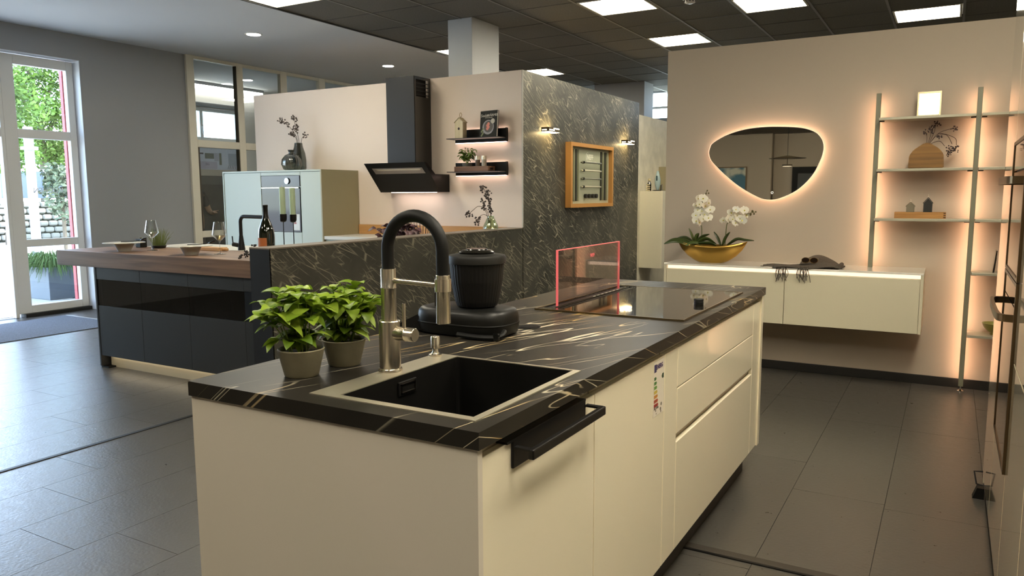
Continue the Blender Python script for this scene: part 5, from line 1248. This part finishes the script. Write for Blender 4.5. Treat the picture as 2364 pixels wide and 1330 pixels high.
disc(-.005, .105, .075, -.0037, mat('bowl grey', (128, 122, 118), .5), 'bowl_print', cvp); disc(.0, .11, .060, -.0044, mat('soup dark', (66, 56, 40), .5), 'soup_print', cvp); disc(.055, .165, .026, -.0051, mat('badge', (160, 152, 134), .5), 'badge_print', cvp)
b_ = BM()
for k in range(4): cyl(b_, (-.012 + .012 * (k % 2), 0, .09 + .016 * k), .017, -.0051 - .0002 * k, -.0046, axis='Y', seg=12)
bpart('shrimp_print', b_, mat('shrimp', (190, 104, 78), .5), cvp)
b_ = BM()
for k in range(6): cyl(b_, (-.088 + .01 * (k % 3), 0, .02 + .014 * k), .010, -.0042, -.0036, axis='Y', seg=8)
bpart('herb_print', b_, mat('herb print', (108, 112, 62), .5), cvp)
INK = mat('cover lettering', (196, 188, 170), .6)
def btext(s, size, x, z, nm, shear=0): text_mesh(s, size, mb @ frame_mx((x, -.0040, z), (1, 0, 0), (0, 0, 1)), INK, nm, cvp, extr=.0003)
btext('Seelen', .042, -.05, .226, 'title_script'); btext('W\u00c4RMER', .036, .052, .226, 'title'); btext('SUPPEN & EINT\u00d6PFE', .011, .0, .203, 'subtitle')
hbx = thing('herb_box', 'shallow walnut box holding herbs on the lower wall shelf', 'box', (-4.39, 6.865, 1.615))
z = 1.6155
b_ = BM()
for a in ((-4.60, -4.18, 6.80, 6.81), (-4.60, -4.18, 6.93, 6.94), (-4.60, -4.59, 6.81, 6.93), (-4.19, -4.18, 6.81, 6.93)): box(b_, *a, z, z + .052)
box(b_, -4.59, -4.19, 6.81, 6.93, z, z + .008); obj('box', b_, wood('walnut box', (88, 60, 42), (128, 92, 66), 'X', .5, 1.4), hbx)
b_ = BM(); box(b_, -4.1795, -4.1785, 6.84, 6.90, z + .015, z + .035); obj('grip', b_, BLACK, hbx)
hp = thing('potted_mint', 'small pot of leafy mint in the walnut box', 'potted plant', (-4.48, 6.87, 1.6235))
b_ = BM(); lathe(b_, [(.045, 1.6235), (.055, 1.70), (.051, 1.70), (.0001, 1.685)], (-4.48, 6.87, 0), 20); obj('pot', b_, mat('grey small pot', (90, 88, 80), .6), hp, smooth=True)
ML = leaf_material('mint leaf', (62, 92, 26), (122, 148, 60), .45, .2)
mm_ = leaf_mesh('mint_leaf', .06, .018, ML, n=5)
rnd = random.Random(21); sb_ = BM()
for k in range(14):
    a = rnd.uniform(0, 2 * PI); rt = rnd.uniform(.02, .10); p2 = Vector((rt * math.cos(a), rt * math.sin(a) * .5, rnd.uniform(.14, .235)))
    tube(sb_, [(-4.48, 6.87, 1.69), Vector((-4.48, 6.87, 1.6235)) + p2], .002, 5)
    for q in range(5): share(mm_, 'leaf', hp, orient(Vector((0, 0, .07)).lerp(p2, .45 + .14 * q), rnd.uniform(0, 2 * PI), rnd.uniform(-.4, .5), rnd.uniform(-.4, .4), rnd.uniform(.7, 1.2)))
obj('stems', sb_, STEMG, hp, smooth=True)
def grinder(x, m, label):
    t = thing('spice_grinder', label, 'spice grinder', (x, 6.865, 1.6235), group='spice grinders in the walnut box')
    b_ = BM(); cyl(b_, (x, 6.865, 0), .026, 1.6235, 1.735, seg=20); obj('jar', b_, m, t, smooth=True)
    b_ = BM(); lathe(b_, [(.0275, 1.735), (.0275, 1.765), (.025, 1.775), (.0001, 1.775)], (x, 6.865, 0), 20); obj('cap', b_, STEEL_FLAT, t, smooth=True)
grinder(-4.345, mat('pepper corns', (84, 66, 50), .5, var=.3, vscale=120), 'spice grinder with dark pepper')
grinder(-4.268, mat('salt grains', (170, 160, 144), .5, var=.15, vscale=120), 'spice grinder with pale salt')

# ---------------------------------------------------------------- wall lamps and handle display on the stone wall
WLE = emit('wall lamp glow', (1, .72, .34), 40.0)
WLS = emit('wall lamp slot', (1, .92, .70), 6.0)
def wall_lamp(y, label):
    t = thing('wall_lamp', label, 'wall lamp', (-3.87, y, 2.04), group='wall lamps on the stone wall')
    b_ = BM(); box(b_, -.0, .012, .04, .20, .002, .044); obj('mount', b_, BLACK, t, local=True)
    b_ = BM(); box(b_, .012, .105, 0, .004, 0, .046); box(b_, .101, .105, .004, .25, 0, .046); box(b_, .012, .101, .246, .25, 0, .046); obj('shade', b_, mat('bronze lamp', (96, 84, 62), .4, metal=.5), t, local=True)
    b_ = BM(); box(b_, .016, .099, .01, .24, .044, .0455); obj('top_diffuser', b_, WLE, t, local=True)
    b_ = BM(); box(b_, .016, .104, .006, .244, -.004, .0005); obj('bottom_diffuser', b_, WLE, t, local=True)
    b_ = BM(); box(b_, .022, .078, -.0015, 0, .012, .024, .0005); box(b_, .105, .1065, .01, .13, .012, .024); box(b_, .105, .1065, .11, .245, .030, .042); obj('light_slot', b_, WLS, t, local=True)
wall_lamp(7.37, 'slotted wall lamp nearer the cooker hood')
wall_lamp(9.66, 'slotted wall lamp farther along the stone wall')
fd = thing('handle_display', 'wood framed display of oven handles on the stone wall', 'framed display', (-3.87, 8.62, 1.22))
OAKF = mat('oak frame', (182, 132, 70), .5)
b_ = BM()
for a in ((7.985, 8.03, 1.218, 1.967), (9.205, 9.25, 1.218, 1.967), (8.03, 9.205, 1.218, 1.262), (8.03, 9.205, 1.923, 1.967)): box(b_, -3.868, -3.795, *a)
obj('frame', b_, OAKF, fd)
obj('board', box(BM(), -3.868, -3.845, 8.03, 9.205, 1.262, 1.923), mat('sage board', (172, 175, 150), .5), fd)
DARKROD = mat('dark rod', (70, 70, 60), .35, metal=.5); LROD = mat('light rod', (196, 190, 160), .3, metal=.5)
for k in range(4):
    for yb in (8.07, 8.93):
        y = yb + .062 * k
        obj('trim_rod', box(BM(), -3.845, -3.828, y, y + .026, 1.295, 1.895, .004), DARKROD if k % 2 == 0 else mat('sage rod', (150, 152, 124), .35, metal=.3), fd)
for k in range(4):
    z = 1.40 + .096 * k + .06
    h_ = BM(); tube(h_, bez([(-3.845, 8.36, z), (-3.81, 8.37, z), (-3.808, 8.60, z), (-3.81, 8.87, z), (-3.845, 8.88, z)], 5), .010, 8); hh = obj('handle_sample', h_, LROD if k % 2 == 0 else mat('grey rod', (128, 128, 110), .35, metal=.5), fd, smooth=True)
    b_ = BM(); cyl(b_, (0, 8.365, z), .015, -3.83, -3.80, axis='X', seg=12); obj('end_cap', b_, BLACK, hh)
for k in range(4):
    b_ = BM(); cyl(b_, (0, 8.47 + .105 * k, 1.35), .026, -3.845, -3.815, axis='X', seg=18); obj('knob_sample', b_, mat('black knob', (30, 30, 26), .35), fd, smooth=True)
LOGO = mat('pale lettering', (232, 232, 214), .5)
text_mesh('NEFF', .085, frame_mx((-3.8445, 8.62, 1.815), (0, 1, 0), (0, 0, 1)), LOGO, 'logo', fd, bold=.003)
text_mesh('THE KITCHEN LOVERS', .032, frame_mx((-3.8445, 8.66, 1.755), (0, 1, 0), (0, 0, 1)), LOGO, 'slogan', fd, bold=.001)
b_ = BM(); tube(b_, [(-3.843, 8.545 + .055 * math.cos(a), 1.81 + .06 * math.sin(a)) for a in [.9 + k * .28 for k in range(16)]], .004, 5); obj('logo_ring', b_, LOGO, fd)

# ---------------------------------------------------------------- beyond the stone wall
hc = thing('hanging_cabinet', 'pale hanging cabinet at the end of the stone wall', 'cabinet', (-3.73, 10.8, .31))
CRM = mat('cream lacquer', (212, 206, 182), .35)
obj('body', box(BM(), -3.898, -3.575, 10.5, 11.05, .31, 1.415), CRM, hc)
obj('door', box(BM(), -3.575, -3.556, 10.5, 11.05, .31, 1.415, .002), mat('cream gloss', (222, 216, 194), .15, coat=.3), hc)
fcb = thing('far_cabinet', 'olive beige cabinet partly hidden by the mirror wall', 'cabinet', (-3.7, 11.6, 1.3))
obj('body', box(BM(), -3.898, -3.52, 11.3, 11.9, 1.3, 1.78), mat('olive beige', (150, 140, 108), .5), fcb)
obj('door', box(BM(), -3.52, -3.50, 11.3, 11.9, 1.3, 1.78, .002), mat('olive beige', (150, 140, 108), .5), fcb)
bd = thing('bead_bottle', 'dark bottle wrapped in pale beads on the hanging cabinet', 'bottle', (-3.80, 10.62, 1.415))
b_ = BM(); lathe(b_, [(.028, 1.415), (.028, 1.52), (.012, 1.55), (.012, 1.56), (.0001, 1.56)], (-3.80, 10.62, 0), 16); obj('body', b_, BLACK_GLOSS, bd, smooth=True)
b_ = BM()
for k in range(4): lathe(b_, [(.028, 1.418 + .026 * k), (.034, 1.426 + .026 * k), (.028, 1.434 + .026 * k)], (-3.81, 10.61, 0), 16)
obj('beads', b_, mat('pale beads', (196, 184, 148), .5), bd, smooth=True)
b_ = BM(); sph(b_, (-3.80, 10.62, 1.575), .022, 12); obj('stopper', b_, mat('pale beads', (196, 184, 148), .5), bd, smooth=True)
bv = thing('blue_vase', 'slim pale blue glass vase on the hanging cabinet', 'vase', (-3.69, 10.66, 1.43))
b_ = BM(); lathe(b_, [(.02, 1.432), (.04, 1.50), (.042, 1.58), (.024, 1.66), (.012, 1.70), (.0001, 1.70)], (-3.69, 10.66, 0), 20); obj('body', b_, mat('ice blue glass', (150, 170, 172), .12), bv, smooth=True)
b_ = BM(); box(b_, -3.70, -3.68, 10.617, 10.622, 1.56, 1.63, .002); obj('inlay', b_, mat('dark inlay', (50, 70, 78), .2), bv)
bs = thing('black_dish', 'low black dish under the blue vase', 'dish', (-3.67, 10.64, 1.415))
b_ = BM(); lathe(b_, [(.07, 1.4155), (.085, 1.424), (.06, 1.43), (.0001, 1.431)], (-3.67, 10.64, 0), 24); obj('dish', b_, BLACK_GLOSS, bs, smooth=True)
b_ = BM(); lathe(b_, [(.084, 1.4235), (.087, 1.4255), (.083, 1.4275)], (-3.67, 10.64, 0), 24); obj('rim', b_, BLACK, bs)
bp2 = thing('small_mirror', 'small upright black and chrome object beside the blue vase', 'ornament', (-3.60, 10.57, 1.415))
b_ = BM(); box(b_, -3.612, -3.60, 10.555, 10.585, 1.4155, 1.50, .005); obj('back', b_, BLACK, bp2); b_ = BM(); box(b_, -3.5995, -3.588, 10.555, 10.585, 1.4155, 1.51, .005); obj('front', b_, CHROME, bp2)

# ---------------------------------------------------------------- neighbouring room furniture
ls = thing('linear_lamp', 'long bright lamp strip behind the glass partition', 'lamp', (-10.9, 9.1, 3.14))
obj('housing', box(BM(), -11.0, -10.86, 8.2, 9.98, 3.20, 3.245), mat('grey housing', (150, 152, 154), .5), ls)
obj('diffuser', box(BM(), -10.995, -10.862, 8.22, 9.96, 3.155, 3.20), emit('lamp strip', (1, .97, .88), 12.0), ls)
kp = thing('kitchen_print', 'large showroom photo print behind the glass partition', 'poster', (-10.95, 9.05, 1.81))
obj('sheet', box(BM(), -10.99, -10.97, 8.62, 9.46, 1.81, 2.20), mat('pale blue print', (176, 186, 208), .5), kp)
def pr(name, y0, y1, z0, z1, c): obj(name, box(BM(), -10.97, -10.968, y0, y1, z0, z1), mat('print ' + str(c), c, .5), kp)
pr('printed_shelf', 8.74, 8.92, 2.0, 2.09, (72, 84, 82)); pr('printed_column', 9.03, 9.075, 1.90, 2.10, (84, 92, 80)); pr('printed_island', 8.64, 8.98, 1.83, 1.95, (160, 160, 184)); pr('printed_hood', 8.63, 8.71, 2.07, 2.095, (50, 48, 62)); pr('printed_room', 9.22, 9.45, 1.90, 2.10, (140, 152, 172)); pr('printed_wall', 8.93, 9.02, 1.96, 2.10, (150, 156, 176))
b_ = BM()
for k in range(6): tube(b_, [(-10.966, 9.2 + .04 * k, 1.84), (-10.966, 9.23 + .035 * k, 1.90)], .006, 4)
obj('printed_chairs', b_, mat('print chairs', (88, 90, 104), .5), kp)
text_mesh('SIG', .055, frame_mx((-10.9675, 8.78, 1.905), (0, 1, 0), (0, 0, 1)), mat('print text', (76, 74, 96), .5), 'printed_text', kp)
dk = thing('dark_cabinet', 'dark grey cabinet with pale top behind the glass partition', 'cabinet', (-10.8, 9.2, 0))
obj('body', box(BM(), -10.99, -10.6, 8.3, 10.4, 0, 1.70), mat('dark neighbour cabinet', (56, 58, 62), .4), dk)
obj('top', box(BM(), -10.99, -10.58, 8.28, 10.42, 1.70, 1.80), mat('pale shelf', (196, 190, 184), .5), dk)
for k in range(3): obj('drawer', box(BM(), -10.6, -10.585, 8.32 + k * .7, 9.0 + k * .7, 1.56, 1.69), mat('grey drawer', (88, 90, 96), .4), dk)
# ---------------------------------------------------------------- behind the photographer (seen in the mirror)
pn_ = thing('pendant_lamp', 'flat disc pendant lamp seen in the mirror', 'pendant lamp', (-2.37, -1.0, 1.80))
b_ = BM(); lathe(b_, [(.29, 1.942), (.285, 1.938), (.2, 1.955), (.08, 1.975), (.02, 1.985), (.0001, 1.985)], (-2.37, -1.0, 0), 40); obj('shade', b_, mat('bronze shade', (92, 80, 60), .35, metal=.6), pn_, smooth=True)
b_ = BM(); tube(b_, [(-2.37, -1, 1.98), (-2.37, -1, 3.25)], .004, 6); obj('cable', b_, BLACK, pn_)
b_ = BM(); tube(b_, [(-2.37, -1, 1.84), (-2.37, -1, 1.95)], .006, 6); lathe(b_, [(.078, 1.815), (.08, 1.84), (.0001, 1.842)], (-2.37, -1, 0), 24); obj('lamp_body', b_, mat('bronze shade', (92, 80, 60), .35, metal=.6), pn_)
b_ = BM(); cyl(b_, (-2.37, -1, 0), .07, 1.812, 1.8155, seg=24); obj('diffuser', b_, emit('pendant glow', (1, .86, .6), 3.0), pn_)
pt = thing('framed_painting', 'blue picture of white blossoms seen in the mirror', 'picture', (-4.0, -2.99, 1.15))
obj('frame', box(BM(), -4.55, -3.47, -2.998, -2.975, 1.13, 1.89), mat('thin wood frame', (120, 96, 66), .5), pt)
def sky_print():
    m = mat('blue cloud print', (88, 128, 146), .5); n = m.node_tree
    if len(n.nodes) < 4:
        tc = n.nodes.new('ShaderNodeTexCoord'); nz = n.nodes.new('ShaderNodeTexNoise'); rp = n.nodes.new('ShaderNodeValToRGB'); nz.inputs['Scale'].default_value = 4
        rp.color_ramp.elements[0].position = .48; rp.color_ramp.elements[1].position = .62; rp.color_ramp.elements[0].color = lin((76, 120, 140)); rp.color_ramp.elements[1].color = lin((206, 206, 190))
        n.links.new(tc.outputs['Object'], nz.inputs['Vector']); n.links.new(nz.outputs[0], rp.inputs[0]); n.links.new(rp.outputs[0], n.nodes['Principled BSDF'].inputs['Base Color'])
    return m
obj('print', box(BM(), -4.53, -3.49, -2.976, -2.972, 1.15, 1.87), sky_print(), pt)
d2 = struct('door_2', box(BM(), -2.66, -2.56, -3.2, -3.15, 0, 1.87), BLACK, 'black framed door behind the photographer')
obj('frame', box(BM(), -1.86, -1.76, -3.2, -3.15, 0, 1.87), BLACK, d2); obj('rail', box(BM(), -2.56, -1.86, -3.2, -3.15, 1.75, 1.87), BLACK, d2)
obj('leaf', box(BM(), -2.56, -1.86, -3.198, -3.17, 0, 1.75), mat('dark grey leaf', (74, 76, 76), .4), d2)

# ---------------------------------------------------------------- entrance mat
em = thing('entrance_mat', 'grey ribbed entrance mat let into the floor', 'mat', (-8.27, 4.2, 0))
obj('pile', box(BM(), -8.83, -7.70, 2.6, 5.0, .0005, .008), mat('grey coir', (104, 110, 120), .95, var=.25, vscale=160, bump=.6, bscale=300), em)
obj('edge_profile', box(BM(), -8.83, -7.70, 5.0, 5.018, .0005, .009), mat('pale profile', (206, 206, 200), .4), em)

# ---------------------------------------------------------------- person behind the partition frame
def skin_body(name, pts, edges, rad, m, parent, rootv=0, sub=2):
    me = bpy.data.meshes.new(name); me.from_pydata([tuple(Vector(p) - root_off(parent)) for p in pts], edges, [])
    o = bpy.data.objects.new(name, me); COL.objects.link(o); o.parent = parent; me.materials.append(m)
    sm = o.modifiers.new('skin', 'SKIN'); sm.use_smooth_shade = True
    sk_ = me.skin_vertices[0].data
    for i, r in enumerate(rad): sk_[i].radius = (r, r) if not isinstance(r, tuple) else r; sk_[i].use_root = (i == rootv)
    o.modifiers.new('sub', 'SUBSURF').levels = sub; o.modifiers['sub'].render_levels = sub
    return o
ps = thing('person', 'person in a dark t-shirt with a bent arm behind the glass partition', 'person', (-10.2, 7.86, 0))
SKIN = mat('skin', (176, 138, 112), .55)
V = [(-10.2, 7.86, .95), (-10.2, 7.86, 1.15), (-10.19, 7.86, 1.36), (-10.18, 7.86, 1.46), (-10.16, 7.86, 1.53), (-10.14, 7.86, 1.62), (-10.14, 7.86, 1.72),
     (-10.19, 8.03, 1.40), (-10.22, 8.17, 1.13), (-10.03, 8.08, 1.10), (-9.95, 8.02, 1.12),
     (-10.19, 7.69, 1.40), (-10.22, 7.56, 1.13), (-10.03, 7.66, 1.10), (-9.95, 7.72, 1.12),
     (-10.2, 7.95, .88), (-10.18, 7.96, .48), (-10.21, 7.97, .07), (-10.08, 7.98, .03), (-10.2, 7.77, .88), (-10.18, 7.76, .48), (-10.21, 7.75, .07), (-10.08, 7.74, .03)]
E_ = [(0, 1), (1, 2), (2, 3), (3, 4), (4, 5), (5, 6), (2, 7), (7, 8), (8, 9), (9, 10), (2, 11), (11, 12), (12, 13), (13, 14), (0, 15), (15, 16), (16, 17), (17, 18), (0, 19), (19, 20), (20, 21), (21, 22)]
Rr = [(.15, .11), (.15, .10), (.16, .10), .06, .055, .095, .08, .055, .042, .030, .030, .055, .042, .030, .030, .085, .06, .04, .035, .085, .06, .04, .035]
base_n = len(V)
for s, w0 in ((1, 10), (-1, 14)):
    for k in range(5):
        a = V[w0]; dy = s * (-.03 + .015 * k) if k < 4 else s * .035
        q = len(V); V += [(a[0] + .05, a[1] + dy, a[2] + (.0 if k < 4 else .02)), (a[0] + .085, a[1] + dy * 1.1, a[2] - (.012 if k < 4 else -.03))]
        E_ += [(w0, q), (q, q + 1)]; Rr += [.009, .008]
skin_body('body', V, E_, Rr, SKIN, ps)
SHIRT = mat('navy shirt', (36, 38, 50), .85); TRS = mat('dark trousers', (40, 42, 50), .85)
skin_body('shirt', [V[i] for i in (0, 1, 2, 3)] + [V[7], (-10.212, 8.13, 1.20), V[11], (-10.212, 7.60, 1.20)], [(0, 1), (1, 2), (2, 3), (2, 4), (4, 5), (2, 6), (6, 7)], [(.165, .125), (.165, .115), (.175, .115), .07, .068, .062, .068, .062], SHIRT, ps)
skin_body('trousers', [(-10.2, 7.86, .98), (-10.2, 7.86, .92)] + [V[i] for i in (15, 16)] + [(-10.21, 7.97, .1)] + [V[i] for i in (19, 20)] + [(-10.21, 7.75, .1)], [(0, 1), (1, 2), (2, 3), (3, 4), (1, 5), (5, 6), (6, 7)], [(.165, .125), (.16, .12), .1, .075, .06, .1, .075, .06], TRS, ps)
b_ = BM(); sph(b_, (-10.155, 7.86, 1.70), .105, 16, 1.05); bmesh.ops.delete(b_, geom=[v for v in b_.verts if v.co.z < 1.655 and v.co.x > -10.17], context='VERTS'); obj('hair', b_, mat('dark hair', (50, 40, 32), .7), ps, smooth=True)
b_ = BM(); sph(b_, (-10.045, 7.86, 1.645), .018, 8, 1.4); obj('nose', b_, SKIN, ps, smooth=True)
b_ = BM()
for s in (-1, 1): sph(b_, (-10.055, 7.86 + s * .034, 1.675), .012, 8)
obj('eyes', b_, mat('eye dark', (40, 32, 28), .3), ps, smooth=True)

# ---------------------------------------------------------------- outdoors
PAVE = mat('pale paving', (206, 204, 198), .8, var=.06, vscale=6, bump=.15, bscale=12)
gr = struct('ground', box(BM(), -80, -9.2, -40, 60, -.4, -.03), PAVE, 'pale paved forecourt outside the entrance')
b_ = BM(); yy = -2.0
BR = mat('paving brick', (196, 190, 180), .8)
pbm = BM(); box(pbm, .004, .196, .004, .096, -.01, .008); brick0 = obj('paving_brick', pbm, BR, gr, local=True); first = True
for i in range(16):
    for j in range(18):
        x, y = -9.45 - .2 * (i + 1), 4.2 + .1 * j + (.05 if i % 2 else 0)
        if first: brick0.location = (x, y, -.03); first = False
        else: share(brick0, 'paving_brick', gr, Matrix.Translation((x, y, -.03)))
# planter beside the door
pl_ = thing('planter', 'grey stone planter of feathery green outside the side panel', 'planter', (-10.75, 5.98, -.03))
b_ = BM(); box(b_, -11.0, -10.5, 5.76, 6.36, -.022, .42, .006)
obj('box', b_, mat('blue grey planter', (104, 110, 118), .6), pl_)
obj('soil', box(BM(), -10.97, -10.53, 5.79, 6.33, .42, .425), SOIL, pl_)
rnd = random.Random(31); b_ = BM()
for k in range(900):
    a = rnd.uniform(0, 2 * PI); r = rnd.random() ** .5 * .24
    p0 = Vector((-10.75 + r * math.cos(a), 6.0 + r * math.sin(a) * 1.1, .42)); h = rnd.uniform(.03, .20)
    dr_ = Vector((math.cos(a), math.sin(a), 0)) * rnd.uniform(.02, .26)
    tube(b_, [p0, p0 + dr_ * .6 + Vector((0, 0, h)), p0 + dr_ * 1.25 + Vector((0, 0, h * rnd.uniform(-1.2, 1.0)))], [.004, .005, .002], 4, cap=False)
obj('foliage', b_, mat('lavender green', (84, 112, 46), .7), pl_, kind='stuff')

def foliage(bm, c, rad, n, s, rnd, flat=.6):
    for k in range(n):
        d = Vector((rnd.gauss(0, 1), rnd.gauss(0, 1), rnd.gauss(0, 1))).normalized() * rnd.random() ** .4
        p = Vector(c) + Vector((d.x * rad[0], d.y * rad[1], d.z * rad[2]))
        u = Vector((rnd.gauss(0, 1), rnd.gauss(0, 1), rnd.gauss(0, flat))).normalized(); v = u.cross(Vector((rnd.gauss(0, 1), rnd.gauss(0, 1), rnd.gauss(0, 1)))).normalized()
        q = s * rnd.uniform(.6, 1.3)
        vs = [bm.verts.new(p + u * q), bm.verts.new(p + v * q * .5), bm.verts.new(p - u * q), bm.verts.new(p - v * q * .5)]; bm.faces.new(vs)
TL = mat('spring leaves', (84, 112, 34), .6, var=.25, vscale=1.2); TL2 = mat('grey green leaves', (84, 94, 70), .6, var=.2, vscale=3)
def tree(x, y, label, h, blobs, n, s, m, trunk=.18):
    t = thing('tree', label, 'tree', (x, y, -.03)); rnd = random.Random(int(x * 7 + y))
    b_ = BM(); tube(b_, bez([(x, y, -.03), (x + .1, y + .05, h * .4), (x - .1, y, h * .8)], 5), [trunk * (1 - .06 * i) for i in range(11)], 8)
    for bx, by, bz, r in blobs: tube(b_, [(x, y, h * .45), (x + bx * .9, y + by * .9, bz)], trunk * .35, 6)
    obj('trunk', b_, mat('bark', (96, 84, 70), .9, bump=.5, bscale=10), t)
    b_ = BM()
    for bx, by, bz, r in blobs: foliage(b_, (x + bx, y + by, bz), (r, r, r * .75), n, s, rnd)
    obj('crown', b_, m, t, kind='stuff')
tree(-28.6, 15.73, 'bright green maple tree seen through the entrance glass', 7, [(0, -0.22, 6.02, 0.88), (0, 0.66, 5.58, 0.77), (0, -0.61, 5.25, 0.66), (0, 0.33, 4.81, 0.94), (0, -0.33, 4.26, 0.88), (0, 0.83, 4.37, 0.77), (0, 0.22, 3.60, 0.99), (0, 0.83, 3.16, 0.66), (0, -0.11, 3.05, 0.66), (0, 0.55, 2.67, 0.66)], 1100, .07, TL)
tree(-24, 12.2, 'green tree beside the maple behind the door mullion', 6.5, [(0, 0, 5, 1.1), (0, .4, 4, 1.0), (0, -.5, 3.6, 1.0), (0, .2, 2.6, .8)], 900, .08, TL)
sh2 = thing('shrub', 'pale leaved shrub behind the red trim outside', 'shrub', (-19, 10.9, -.03)); rnd = random.Random(41); b_ = BM()
for c, r in (((-19, 10.95, 1.75), .45), ((-19, 10.8, 1.45), .4), ((-19, 11.0, 1.1), .4), ((-19, 10.75, 1.9), .3)): foliage(b_, c, (r, r, r), 230, .075, rnd)
obj('foliage', b_, TL2, sh2, kind='stuff')
b_ = BM(); tube(b_, [(-19, 10.9, -.03), (-19, 10.9, 1.6)], .05, 6); obj('trunk', b_, mat('bark', (96, 84, 70), .9, bump=.5, bscale=10), sh2)
fe = thing('garden_fence', 'blue grey panel fence beyond the forecourt', 'fence', (-27, 14.5, 1.1))
for k in range(7):
    y = 9.0 + 1.5 * k
    obj('panel', box(BM(), -27.05, -27, y, y + 1.42, 1.32, 2.22), mat('blue grey panel', (96, 110, 130), .6), fe); obj('post', box(BM(), -27.08, -26.97, y + 1.42, y + 1.5, -.03, 2.3), mat('pale post', (200, 204, 210), .5), fe)
gw = thing('stone_embankment', 'low embankment of rough pale stones with hedge below the fence', 'stone wall', (-25.5, 14, -.03))
obj('core', box(BM(), -26.4, -25.6, 8, 20, -.03, 1.2), mat('embankment core', (96, 96, 84), .9, bump=.8, bscale=8), gw)
STN = mat('rough pale stone', (140, 136, 126), .85, bump=.5, bscale=20)
sbm = BM(); box(sbm, 0, .16, -.14, .14, -.08, .08, .04, 1); st0 = obj('stone', sbm, STN, gw, local=True); first = True
for i in range(6):
    for j in range(26):
        p = Matrix.Translation(Vector((-25.62 + .15 * (5 - i) * .3, 10.6 + .3 * j + (.15 if i % 2 else 0), .12 + .2 * i)) - Vector((-25.5, 14, -.03)))
        if first: st0.matrix_local = p; first = False
        else: share(st0, 'stone', gw, p)
rk = thing('bike_rack', 'pale tubular bike rack hoop outside the doorway', 'bike rack', (-20.8, 10.2, -.03))
b_ = BM(); tube(b_, [(-20.8, 9.95, -.03), (-20.8, 9.95, 1.0)] + [(-20.8, y, z) for y, z in arc(10.08, 1.0, .13, PI, PI / 2, 5)] + [(-20.8, 10.5, 1.13), (-20.8, 10.6, 1.05), (-20.8, 10.6, -.03)], .025, 8); obj('hoop', b_, mat('galvanised', (190, 196, 200), .4, metal=.6), rk, smooth=True)
b_ = BM(); tube(b_, [(-20.8, 9.95, .5), (-20.8, 10.6, .5)], .02, 8); obj('crossbar', b_, mat('galvanised', (190, 196, 200), .4, metal=.6), rk)
lpst = thing('lamp_post', 'pale post outside between the trees and the door', 'post', (-16, 8.62, -.03))
b_ = BM(); box(b_, -16.07, -15.93, 8.53, 8.66, -.03, 2.75, .01); obj('shaft', b_, mat('pale violet post', (136, 138, 156), .5), lpst)
b_ = BM(); box(b_, -16.1, -15.9, 8.48, 8.72, 2.3, 2.36); obj('collar', b_, mat('pale post', (200, 204, 210), .5), lpst)
hsx = thing('townhouse', 'pale yellow house seen through the neighbouring window', 'house', (-22, 19.5, -.03))
obj('wall', box(BM(), -23, -22, 15.6, 24, -.03, 8.5), mat('pale yellow render', (236, 226, 196), .8), hsx)
b_ = BM(); prism(b_, [(-21.98, 17.0, 3.1)] + [(-21.98, 17.0, 4.2)] + [(-21.98, 17.35 - .35 * math.cos(a), 4.2 + .35 * math.sin(a)) for a in [PI * k / 10 for k in range(1, 10)]] + [(-21.98, 17.7, 4.2), (-21.98, 17.7, 3.1)], (-.05, 0, 0)); wn_ = obj('window', b_, mat('house window', (150, 164, 172), .2), hsx)
b_ = BM(); box(b_, -21.98, -21.95, 17.0, 17.7, 3.75, 3.82); box(b_, -21.98, -21.95, 17.33, 17.37, 3.1, 3.75); obj('glazing_bar', b_, WHITE_SATIN, wn_)
obj('downpipe', box(BM(), -21.98, -21.85, 18.6, 18.75, -.03, 8.4), mat('white pipe', (236, 238, 240), .5), hsx)
